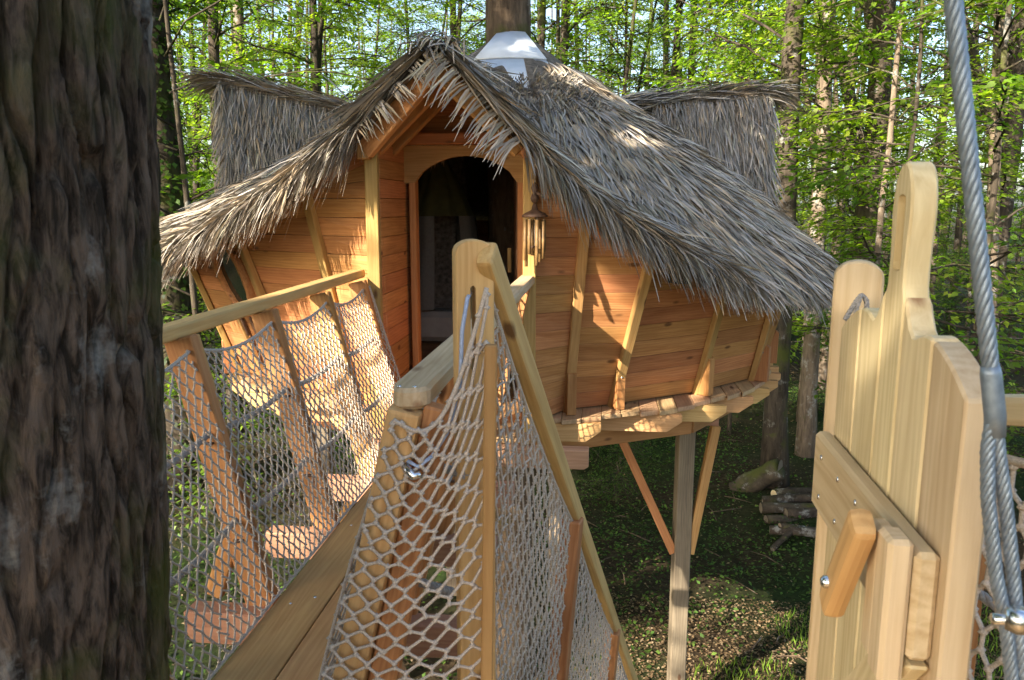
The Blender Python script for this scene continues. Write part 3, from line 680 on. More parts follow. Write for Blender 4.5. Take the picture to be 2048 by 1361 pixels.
# ------------------------------------------------------------------ rope bridge
DB = Vector((math.sin(AX), math.cos(AX), 0)); EB = Vector((math.cos(AX), -math.sin(AX), 0))
def B(s, o, z): return Vector((-.71+(s-2.76)*math.tan(AX), s, z))+EB*o
bridge = thing('rope_bridge', 'narrow plank footbridge with leaning timber posts and knotted rope net sides', 'footbridge', tuple(B(3.4, 0, FZ)))
for k, (o0, o1) in enumerate(((-.2, -.003), (.003, .2))):
    plank('deck_plank', B(1.72, (o0+o1)/2, FZ-.022), B(5.02, (o0+o1)/2, FZ-.022-.002*k), abs(o1-o0), .044, M_DECK, bridge, bev=.006, seg=2)
ST = [2.05, 2.78, 3.52, 4.26, 4.95]
zb = FZ-.046
for i, s in enumerate(ST):
    he = .56 if i < 4 else .97
    prism('cross_beam', [B(s-.05, -.56, zb), B(s-.05, he, zb), B(s-.05, he, zb-.09 if i < 4 else zb-.11), B(s-.05, he-.035 if i < 4 else he-.03, zb-.13), B(s-.05, -.525, zb-.13), B(s-.05, -.56, zb-.09)], DB*.095, M_PINK, bridge, xdir=EB, bev=.005)
    for oo in (-.1, .1):
        for dd in (-.045, .05):
            lathe('screw', [(0, 0), (.0075, 0), (.006, .003), (.0, .004)], B(s+dd*.6, oo+dd*.8, FZ), M_BOLT, bridge, 8)
    for sd in (-1, 1):
        if sd == 1 and i == 0: continue
        lean0, lean1 = .255, .545
        p0, p1 = B(s+.05, sd*lean0, FZ-.16), B(s+.05, sd*(lean1 if sd < 0 else .53), EYE-.49)
        up = DB
        post = plank('post', p0, p1, .115, .055, M_POST, bridge, up=up, bev=.006)
        plank('net_batten', p0+DB*.045+EB*(-sd*.02), p1+DB*.045+EB*(-sd*.02), .05, .034, M_TRIM, bridge, up=up, bev=.004)
        # short strut from the beam end to the post
        if i == 1 and sd < 0: plank('strut', B(s+.085, sd*.50, zb+.005), B(s+.085, sd*.36, FZ+.34), .07, .045, M_POST, bridge, up=DB, bev=.005)
        for zf in (.33, .66):
            pp = p0.lerp(p1, zf); lathe('washer', [(0, -.004), (.02, -.004), (.02, .004), (0, .004)], pp-DB*.03-EB*sd*.0, M_COCO, bridge, 10)
plank('handrail', B(1.55, -.575, EYE-.475), B(5.22, -.60, EYE-.455), .09, .055, M_RAIL, bridge, bev=.018, seg=3)
# right handrail ends in a cut-cornered tongue
zr_ = EYE-.452
prism('handrail', [B(5.2, .50, zr_), B(2.04, .485, zr_), B(1.975, .50, zr_), B(1.955, .52, zr_), B(1.96, .565, zr_), B(1.99, .59, zr_), B(5.2, .60, zr_)], (0, 0, -.055), M_PALE, bridge, xdir=DB, bev=.010)
for oo in (.515, .555): lathe('screw', [(0, 0), (.0075, 0), (.006, .003), (.0, .004)], B(1.98, oo, zr_), M_BOLT, bridge, 8)
# near right post, doubled, with the net drawn round it
p0, p1 = B(1.97, .24, FZ-.3), B(1.97, .535, EYE-.505)
plank('post', p0, p1, .085, .075, M_RAIL, bridge, up=DB, bev=.010, seg=2)
plank('post', p0+EB*.09+DB*.03, p1+EB*.08+DB*.03, .075, .06, M_POST, bridge, up=DB, bev=.006)
plank('strut', B(2.02, .62, FZ-.1), B(2.06, .36, FZ+.42), .05, .05, M_RAIL, bridge, up=DB)
TOPW = np.array([1.62]+[s+.05 for s in ST]+[5.12])
def sag_fn(o_top, o_bot, z_top, z_bot, s0, s1, sag, knots):
    def fn(u, v):
        s = s0+(s1-s0)*u; k = np.clip(np.searchsorted(knots, s)-1, 0, len(knots)-2); f = np.clip((s-knots[k])/(knots[k+1]-knots[k]), 0, 1)
        zt = z_top-sag*4*f*(1-f); bow = .02*np.sin(np.pi*v)*np.sin(np.pi*f)
        o = o_top+(o_bot-o_top)*v; z = zt+(z_bot-zt)*v
        o = o-np.sign(o_top)*bow
        x = -.71+(s-2.76)*math.tan(AX)+o*EB.x; y = s+o*EB.y
        return np.stack([x, y, z], -1)
    return fn
fnL = sag_fn(-.50, -.205, EYE-.53, FZ+.005, 1.62, 5.12, .055, TOPW)
net_mesh('net', fnL, 128, 25, M_ROPE, bridge, rad=.0036, zig=.37)
fnR = sag_fn(.485, .205, EYE-.53, FZ+.005, 2.02, 5.12, .055, TOPW)
net_mesh('net', fnR, 100, 25, M_ROPE, bridge, rad=.0034, zig=.37)
for sd in (-1, 1):                                        # laid side ropes through the posts
    for fz, hz in ((.33, EYE-1.19), (.66, EYE-.85)):
        oo = lambda z: sd*(.255+(.545-.255)*(z-(FZ-.16))/(EYE-.49-FZ+.16))
        pts = []
        for a, b_ in zip(TOPW[:-1] if sd < 0 else TOPW[1:-1], TOPW[1:] if sd < 0 else TOPW[2:]):
            for t in np.linspace(0, 1, 7)[:-1]: pts.append(tuple(B(a+(b_-a)*t, oo(hz)-sd*.012, hz-.05*4*t*(1-t)*.6)))
        twist(pts, .013, 3, .055, 6).build('side_rope', M_ROPE2, bridge)

# ------------------------------------------------------------------ landing and steep stair
landing = thing('landing', 'small timber landing deck beside the big oak', 'landing', (.3, .4, FZ))
for k in range(17):
    y0 = -1.05+k*.172
    plank('deck_plank', (-.52, y0+.082, FZ-.022), (1.55, y0+.082, FZ-.022), .164, .042, M_DECK, landing, bev=.005)
for x_ in (-.42, .5, 1.42):
    plank('joist', (x_, -1.05, FZ-.115), (x_, 1.86, FZ-.115), .06, .14, M_PINK, landing)
for x_ in (-.42, 1.42):
    for y_ in (-.9,):
        plank('stilt', (x_, y_, -.1), (x_, y_, FZ-.19), .12, .12, M_GREY, landing, up=(0, 1, 0))
plank('stilt', (1.42, 1.5, -.1), (1.42, 1.5, FZ-.19), .12, .12, M_GREY, landing, up=(0, 1, 0))
S0 = Vector((-.065, 1.99, EYE-.135)); SAZ = R(17.6); SEL = R(46)
SD = Vector((math.sin(SAZ)*math.cos(SEL), math.cos(SAZ)*math.cos(SEL), -math.sin(SEL))); SH = Vector((math.sin(SAZ), math.cos(SAZ), 0)); SR = Vector((math.cos(SAZ), -math.sin(SAZ), 0))
stair = thing('stairway', 'steep timber stair with netted sloping handrail dropping from the landing', 'stair', tuple(S0-Vector((0, 0, 1.4))))
SL = 6.2
def cut(o, cutter):
    m_ = o.modifiers.new('cut', 'BOOLEAN'); m_.object = cutter; m_.operation = 'DIFFERENCE'; m_.solver = 'EXACT'
    bpy.context.view_layer.update()
    dg = bpy.context.evaluated_depsgraph_get(); me = bpy.data.meshes.new_from_object(o.evaluated_get(dg)); o.modifiers.clear(); o.data = me
    bpy.data.objects.remove(cutter, do_unlink=True)
def newel(name, x, y, z0, z1, wid, thk, mat, parent, face):
    """post with a half-round top; face = direction its flat front looks"""
    f = Vector(face).normalized(); sdv = f.cross(Vector((0, 0, 1))); c = Vector((x, y, 0))
    pts = [c-sdv*wid/2+Vector((0, 0, z0)), c+sdv*wid/2+Vector((0, 0, z0))]
    for k in range(11):
        t = math.pi*k/10; pts.append(c+sdv*wid/2*math.cos(t)+Vector((0, 0, z1-.032+.032*math.sin(t))))
    return prism(name, [p_+f*thk/2 for p_ in pts], -f*thk, mat, parent, xdir=(0, 0, 1), bev=.004)
nf = (P(945, 600, 2)-Vector((0, 0, 5))); nface = Vector((.22, -1, 0)).normalized()
nw = newel('newel_post', -.100, 2.0, FZ-.3, EYE-.085, .098, .07, M_RAIL, stair, nface)
cu = plank('cutter', Vector((-.106, 2.0, EYE-.31))-nface*.1, Vector((-.106, 2.0, EYE-.31))+nface*.1, .014, .22, M_COCO, None, up=(0, 0, 1), bev=.006)
cut(nw, cu)
# blue cord pulled through the slot
Bag().tube([(-.106, 1.99, EYE-.22), (-.112, 1.945, EYE-.23), (-.125, 1.93, EYE-.31), (-.13, 1.925, EYE-.44), (-.16, 1.9, EYE-.56), (-.2, 1.88, EYE-.62)], .0055, 7).build('cord', M_BLUE, stair)
Bag().tube([(-.2, 1.88, EYE-.62), (-.235, 1.87, EYE-.645), (-.262, 1.875, EYE-.63)], .0055, 7).build('cord', M_BLUE, stair)
Bag().tube([(-.27, 1.87, EYE-.64), (-.245, 1.855, EYE-.665), (-.228, 1.86, EYE-.66)], .011, 7).build('shackle', M_BOLT, stair)
plank('handrail', S0+Vector((.0, -.03, .02)), S0+SD*SL, .042, .075, M_RAIL, stair, up=Vector(SD).cross(SR)*-1, bev=.012, seg=2)
for n_ in range(1, 5):
    c = S0+SD*(1.46*n_)+Vector((0, 0, -.05))
    plank('baluster', c, c-SR*.10-Vector((0, 0, 1.3)), .08, .075, M_POST, stair, up=SH, bev=.005)
plank('net_batten', (-.052, 1.90, EYE-.34), (-.078, 1.90, FZ-.4), .032, .032, M_TRIM, stair, up=(0, 1, 0), bev=.004)
for sd in (0, 1):
    o = SR*(.02+sd*.72)
    plank('stringer', S0+o+Vector((0, 0, -1.55)), S0+o+SD*4.55+Vector((0, 0, -1.50)), .05, .2, M_POST, stair, up=Vector(SD).cross(SR)*-1)
for k in range(14):
    c = S0+SH*(.12+.235*k)+Vector((0, 0, -1.62-.243*k))
    plank('tread', c+SR*.03, c+SR*.70, .2, .04, M_DECK, stair, up=(0, 0, 1))
def fn_stair(u, v):
    s = SL*.9*u**1.0; kn = s/1.46; f = kn-np.floor(kn); sag = .045*4*f*(1-f)
    x = S0.x+SD.x*s; y = S0.y+SD.y*s; z = S0.z+SD.z*s-.06-sag
    return np.stack([x-.085*v*SR.x, y-.085*v*SR.y-.01, z-(1.28-sag)*v], -1)
net_mesh('net', fn_stair, 170, 26, M_ROPE, stair, rad=.0033, zig=.36)
TL, BL = B(1.915, .515, EYE-.52), B(1.915, .20, FZ-.1); TR, BR = Vector((-.062, 1.915, EYE-.20)), Vector((-.075, 1.90, FZ-.15))
def fn_close(u, v):
    uu = u[:, None]; vv = v[:, None]
    a = np.array(TL)*(1-vv)+np.array(BL)*vv; b_ = np.array(TR)*(1-vv**.9)+np.array(BR)*vv**.9
    p = a*(1-uu)+b_*uu; p[:, 1] -= .03*np.sin(np.pi*uu[:, 0])*np.sin(np.pi*vv[:, 0])
    p[:, 2] -= .16*np.sin(np.pi*uu[:, 0])*(1-vv[:, 0])**2
    return p
net_mesh('closing_net', fn_close, 12, 32, M_ROPE, stair, rad=.0046, zig=.31, edge=False)
Bag().tube(fn_close(np.linspace(0, 1, 30), np.zeros(30)), .006, 6).build('net_rope', M_ROPE, stair)
# heavy grey ropes knotted behind the net
twist([tuple(P(760, 1115, 2.15)), tuple(P(800, 1135, 2.1)), tuple(P(840, 1165, 2.1)), tuple(P(905, 1185, 2.12))], .014, 3, .05, 7).build('side_rope', M_ROPE2, stair)
twist([tuple(P(930, 950, 1.96)), tuple(P(868, 930, 2.2)), tuple(P(822, 1100, 2.1)), tuple(P(770, 1240, 2.1)), tuple(P(735, 1350, 2.05))], .013, 3, .05, 7).build('side_rope', M_ROPE2, stair)

# ------------------------------------------------------------------ gate
GA, GB = Vector((.605, 1.42, 0)), Vector((.522, .872, 0)); GD = (GB-GA); GW = GD.length; GD.normalize(); GN = Vector((-1, 0, 0)); GN = Vector((GD.y, -GD.x, 0)).normalized()
if GN.x > 0: GN = -GN
gate = thing('gate', 'pale pine plank gate with ogee shoulders and tall rounded finial, standing open', 'gate', tuple(GA+Vector((0, 0, FZ))))
def gp(t, z): return GA+GD*(t*GW)+Vector((0, 0, z))
def prof_z(x):                                            # x from the middle, in metres
    x = abs(x)
    if x < .046: return EYE-.13
    if x < .095: return EYE-.125-.055*math.sin((x-.046)/.049*math.pi/2)
    if x < .14: return EYE-.18+.012*math.sin((x-.095)/.045*math.pi/2)
    return EYE-.168-.055*((x-.14)/(GW/2-.14))**1.7
GT = .036; edges = [0, .21, .42, .58, .79, 1.0]
for i in range(5):
    t0, t1 = edges[i]+.004, edges[i+1]-.004
    pts = [gp(t0, FZ+.08), gp(t1, FZ+.08)]
    if i == 2:
        zf = EYE+.062; hw = (t1-t0)/2; tm = (t0+t1)/2
        sh_ = [(1, EYE-.135), (.84, EYE-.115), (.80, EYE-.09), (.86, EYE-.05), (.96, EYE-.015)]
        pts += [gp(tm+hw*k_, z_) for k_, z_ in sh_]+[gp(tm+hw*.96*math.cos(q), zf-.07+.07*math.sin(q)) for q in np.linspace(0.05, math.pi-.05, 11)]+[gp(tm-hw*k_, z_) for k_, z_ in sh_[::-1]]
    else:
        for k in range(9):
            t = t1+(t0-t1)*k/8; pts.append(gp(t, prof_z((t-.5)*GW)))
    pl = prism('plank', pts, -GN*GT, M_PALE, gate, xdir=(0, 0, 1), bev=.0035)
    if i == 2:
        c = gp(.5, EYE-.045)
        cu = plank('cutter', c-GN*.008-Vector((0, 0, .05)), c-GN*.008+Vector((0, 0, .06)), .034, .05, M_PALE, None, up=GN, bev=.012, seg=2); cut(pl, cu)
lz1, lz0 = EYE-.42, EYE-.565
def on_face(t, z, off): return gp(t, z)+GN*off
def slab(name, poly, off, thk, mat, par, xdir, bev=.005): return prism(name, [on_face(t, z, off) for t, z in poly], GN*thk, mat, par, xdir=xdir, bev=bev)
slab('ledge', [(-.01, lz0), (.965, lz0), (.965, lz1), (-.01, lz1)], .001, .03, M_PALE, gate, GD, .007)
slab('ledge', [(-.01, FZ+.3), (.99, FZ+.3), (.99, FZ+.45), (-.01, FZ+.45)], .001, .03, M_PALE, gate, GD, .007)
slab('diagonal_brace', [(.02, FZ+.455), (.2, FZ+.455), (.97, lz0-.005), (.8, lz0-.005)], .001, .028, M_PALE, gate, on_face(1, 1, 0)-on_face(0, 0, 0))
slab('keeper_block', [(.78, EYE-.60), (.86, EYE-.60), (.86, EYE-.415), (.78, EYE-.415)], .033, .024, M_PALE, gate, (0, 0, 1), .006)
slab('keeper_block', [(.875, EYE-.60), (.965, EYE-.60), (.965, EYE-.405), (.875, EYE-.405)], .033, .030, M_PALE, gate, (0, 0, 1), .006)
for t_ in (.10, .31, .5, .69):
    for z_ in (lz0+.035, lz1-.035):
        sc_ = lathe('screw', [(0, 0), (.0055, 0), (.0045, .002), (0, .0028)], (0, 0, 0), M_BOLT, gate, 8); sc_.matrix_basis = parent_mat[gate.name].inverted() @ frame((0, 0, 1), GN, on_face(t_, z_, .0312))
lt = plank('latch', on_face(.655, EYE-.585, .080), on_face(.875, EYE-.40, .080), .044, .032, M_RAIL, gate, up=GN, bev=.012, seg=2)
lc = on_face(.72, EYE-.53, .098); lathe('bolt', [(0, -.02), (.009, -.02), (.009, .003), (.006, .007), (0, .008)], (0, 0, 0), M_BOLT, lt, 10)
bpy.context.view_layer.update()
o_ = [c for c in lt.children][0]; o_.matrix_basis = parent_mat[lt.name].inverted() @ frame(Vector((0, 0, 1)), GN, lc)
hp = thing('hinge_post', 'round-topped pine post behind the open gate, tied with grey rope', 'post', (.665, 1.50, FZ))
newel('post', .675, 1.52, FZ-.2, EYE-.105, .088, .06, M_PALE, hp, (-.38, -1, 0))
twist([tuple(P(1690, 640, 1.43)), tuple(P(1712, 604, 1.43)), tuple(P(1724, 590, 1.43)), tuple(P(1733, 602, 1.43)), tuple(P(1734, 632, 1.43))], .005, 3, .02, 5).build('tied_rope', M_ROPE2, hp)
twist([tuple(P(1722, 592, 1.425)), tuple(P(1706, 640, 1.425)), tuple(P(1690, 665, 1.43))], .004, 3, .02, 5).build('tied_rope', M_ROPE2, hp)

# ------------------------------------------------------------------ suspension cable and landing railing
cab = thing('steel_cable', 'thick twisted steel suspension cable with a clamped eye beside the gate', 'cable', tuple(P(2020, 1235, .80)))
c0, c1 = P(1880, -260, .80), P(1990, 830, .80)
twist([tuple(c0), tuple(c0.lerp(c1, .5)), tuple(c1)], .0086, 6, .075, 7, .62).build('cable', M_STEEL, cab)
Bag().tube([tuple(c0), tuple(c1)], .0055, 8).build('core', M_STEEL, cab)
twist([tuple(c0.lerp(c1, .985)), tuple(P(1975, 900, .80)), tuple(P(1976, 1000, .80)), tuple(P(1992, 1150, .80)), tuple(P(2012, 1250, .80)), tuple(P(2030, 1420, .80))], .0075, 6, .06, 7, .62).build('eye_strand', M_STEEL, cab)
twist([tuple(c0.lerp(c1, .985)), tuple(P(1996, 900, .80)), tuple(P(2010, 1000, .80)), tuple(P(2026, 1150, .80)), tuple(P(2034, 1240, .80)), tuple(P(2052, 1420, .80))], .0075, 6, .06, 7, .62).build('eye_strand', M_STEEL, cab)
Bag().tube([tuple(c0.lerp(c1, .90)), tuple(c0.lerp(c1, .915)), tuple(c1), tuple(P(1990, 872, .80))], [.0088, .0102, .0106, .0102], 12).build('ferrule', M_STEEL, cab)
Bag().tube([tuple(P(1985, 1238, .775)), tuple(P(2070, 1242, .775))], .006, 10).build('clamp_bolt', M_BOLT, cab)
lathe('nut', [(0, -.011), (.013, -.011), (.013, .011), (0, .011)], P(2036, 1240, .765), M_BOLT, cab, 6)
rl = thing('landing_railing', 'light timber handrail with knotted net at the edge of the landing', 'railing', (1.0, 1.2, FZ))
ra, rb_ = P(1985, 818, 1.32), P(2300, 830, 1.05)
plank('handrail', ra, rb_, .07, .05, M_PALE, rl, bev=.012, seg=2)
plank('post', ra+Vector((.01, .05, -.03)), Vector((ra.x+.01, ra.y+.05, FZ)), .05, .06, M_POST, rl, up=(0, 1, 0))
plank('post', rb_+Vector((.0, .05, -.03)), Vector((rb_.x, rb_.y+.05, FZ)), .05, .06, M_POST, rl, up=(0, 1, 0))
def fn_rail(u, v):
    uu = u[:, None]; a = np.array(P(1900, 868, 1.36)); b_ = np.array(rb_)+[0, 0, -.07]; p = a*(1-uu)+b_*uu; p[:, 2] -= (p[:, 2]-FZ)*v; p[:, 2] -= .03*np.sin(np.pi*u)*(1-v); return p
net_mesh('net', fn_rail, 15, 18, M_ROPE, rl, rad=.0046)
twist([tuple(P(1918, 1160, 1.34)), tuple(P(1960, 1190, 1.33)), tuple(P(2010, 1225, 1.3)), tuple(P(2120, 1250, 1.2))], .010, 3, .05, 6).build('side_rope', M_ROPE2, rl)

# ------------------------------------------------------------------ trees
def vnoise(seed, px, py, x, y):
    """tileable-in-x value noise on numpy arrays"""
    r = np.random.default_rng(seed); g = r.random((px, py)); xi = np.floor(x).astype(int); yi = np.floor(y).astype(int)
    fx = x-xi; fy = y-yi; fx = fx*fx*(3-2*fx); fy = fy*fy*(3-2*fy)
    a = g[xi % px, yi % py]; b = g[(xi+1) % px, yi % py]; c = g[xi % px, (yi+1) % py]; d = g[(xi+1) % px, (yi+1) % py]
    return (a*(1-fx)+b*fx)*(1-fy)+(c*(1-fx)+d*fx)*fy
# the big oak in the foreground, with deeply furrowed bark
OX, OY, OR = -.985, 1.36, .335
oak = thing('oak_tree', 'massive old oak trunk with dark furrowed mossy bark beside the bridge', 'tree', (OX, OY, 0))
na, nz = 520, 760; zz = np.concatenate([np.linspace(-.2, 2.6, 60), np.linspace(2.65, 6.9, nz-90), np.linspace(7, 13, 30)])
an = np.linspace(0, 2*math.pi, na, endpoint=False); AA, ZZ = np.meshgrid(an, zz, indexing='ij'); U = AA/(2*math.pi)
wx = vnoise(3, 24, 64, U*24, ZZ*2.0)-.5; wx2 = vnoise(4, 64, 64, U*64, ZZ*5)-.5
u1 = U*36+wx*1.7+wx2*.7
ridge = np.abs(vnoise(11, 34, 97, u1 % 34, ZZ*1.5+wx2*1.0)-.5)*2
ridge2 = np.abs(vnoise(12, 68, 97, (u1*2) % 68, ZZ*4.2+wx*3)-.5)*2
crack = np.clip((ridge-.05)*4.2, 0, 1)*.68+np.clip((ridge2-.04)*4, 0, 1)*.32
fine = vnoise(13, 230, 128, U*230, ZZ*22)*.45+np.abs(vnoise(14, 110, 128, U*110+wx2*2, ZZ*9)-.5)*1.1
rad = OR*(1+.5*np.exp(-np.clip(ZZ, 0, 9)/.5))*(1-.018*(ZZ-5))+.036*(crack-.8)+.014*(fine-.5)+.02*(vnoise(15, 7, 31, U*7, ZZ*.5)-.5)
rad[:, zz > 9] *= np.linspace(1, .3, (zz > 9).sum())
V = np.stack([OX+.058*(ZZ-4.8)+rad*np.cos(AA), OY+rad*np.sin(AA), ZZ], -1).reshape(-1, 3); nzz = len(zz)
i = (np.arange(na)[:, None]*nzz+np.arange(nzz-1)[None]).ravel(); j = (((np.arange(na)+1) % na)[:, None]*nzz+np.arange(nzz-1)[None]).ravel()
mesh_np('trunk', V-np.array([OX, OY, 0]), np.stack([i, j, j+1, i+1], 1), M_OAK, oak, Matrix.Translation((OX, OY, 0)), smooth=True)

def leaf_cols(m, kind=0):
    base = np.array([[.105, .195, .024], [.08, .155, .021], [.14, .225, .028], [.035, .075, .014]])[kind]
    v = RNG.lognormal(0, .28, m)[:, None]; y = RNG.random(m)[:, None]
    return np.clip(base*v*(1+y*np.array([.5, .12, 0])), 0, .5)
def leaves(p, d, n, l, col, asp=.56):
    m = len(p); d = d/(np.linalg.norm(d, axis=1)[:, None]+1e-9); n = n-d*(n*d).sum(1)[:, None]; n /= np.linalg.norm(n, axis=1)[:, None]+1e-9
    sd = np.cross(d, n)*(l*asp*.5)[:, None]; dl = d*l[:, None]; up = n*(l*.08)[:, None]
    V = np.stack([p, p+dl*.42+sd+up, p+dl-up, p+dl*.42-sd+up], 1).reshape(-1, 3)
    return V, np.arange(m*4).reshape(-1, 4), np.repeat(col, 4, axis=0)
def spray_points(c, ax, L, k, flat=.32):
    """positions and directions of k leaves on a drooping spray that starts at c along ax"""
    t = RNG.random(k)**.8; sd = np.cross(ax, [0, 0, 1.]); sd /= np.linalg.norm(sd)+1e-9; sg = RNG.choice([-1, 1], k)
    off = sg*RNG.random(k)*flat*L*(1.05-t*.75)
    p = c+ax*(L*t)[:, None]+sd*off[:, None]; p[:, 2] -= .16*L*t**2+RNG.normal(0, .035, k)
    d = ax*.7+sd*(sg*.75)[:, None]+RNG.normal(0, .3, (k, 3)); d[:, 2] -= .22
    n = np.tile([0, 0, 1.], (k, 1))+RNG.normal(0, .42, (k, 3))
    return p, d, n
def tree_meshes(seed, H, zlo, reach, nbr, leaf, per, lean=.3, kind=0, r0=.2, spr=9, fork=False, ivy=False):
    rs = np.random.default_rng(seed)
    z = np.linspace(0, H, 15); wob = np.cumsum(rs.normal(0, .045, (15, 2)), 0)*np.linspace(.2, 1.5, 15)[:, None]; wob[0] = 0
    path = np.column_stack([wob, z]); rr = r0*(1-.82*(z/H)**1.1); rr[0] *= 1.35; path[0, 2] = -.2
    tk = Bag().tube(path, rr, 10); br = Bag(); lv = Bag()
    for b in range(nbr):
        h = zlo+(H*.97-zlo)*(b+rs.random())/nbr; c0 = np.array([np.interp(h, z, path[:, 0]), np.interp(h, z, path[:, 1]), h])
        a = rs.uniform(0, 2*math.pi); L = reach*(1-.55*((h-zlo)/(H-zlo))**1.5)*rs.uniform(.6, 1.15); el = rs.uniform(.05, lean+.45)
        dr = np.array([math.cos(a)*math.cos(el), math.sin(a)*math.cos(el), math.sin(el)])
        t = np.linspace(0, 1, 6); pts = c0+dr*(L*t)[:, None]; pts[:, 2] += .12*L*t-.2*L*t**2; pts[1:] += rs.normal(0, .05*L*.3, (5, 3))
        br.tube(pts, np.interp(h, z, rr)*.17*(1-.85*t)+.005, 5)
        for q in range(spr):
            tq = rs.uniform(.22, 1.0); cp = np.array([np.interp(tq, t, pts[:, k]) for k in range(3)])
            a2 = a+rs.normal(0, .8); e2 = rs.normal(.02, .2); ax = np.array([math.cos(a2)*math.cos(e2), math.sin(a2)*math.cos(e2), math.sin(e2)]); sL = rs.uniform(.5, 1.15)
            br.tube([cp, cp+ax*sL*.5-[0, 0, .03], cp+ax*sL-[0, 0, .15*sL]], [.009, .006, .002], 3)
            p, d, n = spray_points(cp, ax, sL, per); m = len(p)
            V_, F_, C_ = leaves(p, d, n, rs.uniform(.75, 1.2, m)*leaf, leaf_cols(m, kind)*rs.uniform(.8, 1.25)); lv.add(V_, F_, None, C_)
    if fork:
        for q in range(2):
            a = rs.uniform(0, 6.3); h = H*rs.uniform(.28, .42); t = np.linspace(0, 1, 7); c0 = np.array([np.interp(h, z, path[:, 0]), np.interp(h, z, path[:, 1]), h])
            pts = c0+np.array([math.cos(a)*.35, math.sin(a)*.35, .93])*(H*.5*t)[:, None]; tk.tube(pts, r0*.55*(1-.8*t), 8)
    if ivy:
        m = 2600; hh = rs.uniform(0, 9, m); a = rs.uniform(0, 6.3, m); rr2 = np.interp(hh, z, rr)+rs.uniform(.02, .22, m)
        p = np.stack([rr2*np.cos(a)+np.interp(hh, z, path[:, 0]), rr2*np.sin(a)+np.interp(hh, z, path[:, 1]), hh], 1); d = np.stack([np.cos(a), np.sin(a), -np.ones(m)], 1)+rs.normal(0, .3, (m, 3))
        V_, F_, C_ = leaves(p, d, np.stack([np.cos(a), np.sin(a), .4*np.ones(m)], 1), rs.uniform(.08, .13, m), leaf_cols(m, 3), .8); lv.add(V_, F_, None, C_)
    def me(bag, mat, sm):
        o = bag.build('tmp', mat, None, None, sm); d_ = o.data; bpy.data.objects.remove(o); return d_
    return me(tk, M_BARK, True), me(br, M_BARK, True), me(lv, M_LEAF, False)
VAR = {
 'tall': [tree_meshes(21, 19, 6.0, 3.4, 34, .105, 26, kind=0), tree_meshes(22, 21, 7.0, 3.2, 34, .10, 26, kind=1), tree_meshes(23, 18, 4.5, 3.6, 36, .105, 28, kind=2, fork=True)],
 'slim': [tree_meshes(31, 13, 3.2, 2.2, 26, .09, 22, kind=0, r0=.1), tree_meshes(32, 14, 4.0, 2.4, 26, .09, 22, kind=2, r0=.1)],
 'under': [tree_meshes(41, 7.5, 1.4, 2.3, 24, .085, 26, lean=.1, kind=2, r0=.06, spr=10), tree_meshes(42, 6.0, 1.0, 2.1, 22, .085, 26, lean=.1, kind=0, r0=.05, spr=10), tree_meshes(43, 9, 2.2, 2.7, 26, .09, 26, lean=.15, kind=1, r0=.07, spr=10)],
 'shrub': [tree_meshes(51, 2.6, .2, 1.2, 16, .075, 20, lean=.5, kind=1, r0=.03, spr=7), tree_meshes(52, 2.0, .15, 1.1, 14, .07, 20, lean=.5, kind=3, r0=.025, spr=7)],
 'ivy': [tree_meshes(61, 20, 8.0, 3.2, 26, .10, 24, kind=3, r0=.2, ivy=True)],
}
R0V = {'tall': .2, 'slim': .1, 'under': .06, 'shrub': .03, 'ivy': .2}
import copy as _c
PALE = {}
def tree(kind, x, y, dia, label, cat='tree', group=None, name='tree', pale=False, lean=None, rot=None, hs=1.0, var=None):
    v = VAR[kind]; i_ = RNG.integers(len(v)) if var is None else var; tk, br, lv = v[i_]
    if pale:
        if tk.name not in PALE: t2 = tk.copy(); t2.materials[0] = M_BARK2; PALE[tk.name] = t2
        tk = PALE[tk.name]
    o = bpy.data.objects.new(name, None); COL.objects.link(o); tag(o, label, cat, group)
    o.location = (x, y, float(gz(np.float64(x), np.float64(y)))-.05)
    lx, ly = lean if lean else RNG.normal(0, .018, 2); o.rotation_euler = (lx, ly, RNG.uniform(0, 6.28) if rot is None else rot)
    k = dia/2/R0V[kind]
    for nm, me, s_ in (('trunk', tk, (k, k, hs)), ('branches', br, (hs,)*3), ('crown', lv, (hs,)*3)):
        c = bpy.data.objects.new(nm, me); COL.objects.link(c); c.parent = o; c.scale = s_
    return o
def base_at(px, D): d = P(px, 411, D); return d.x, D
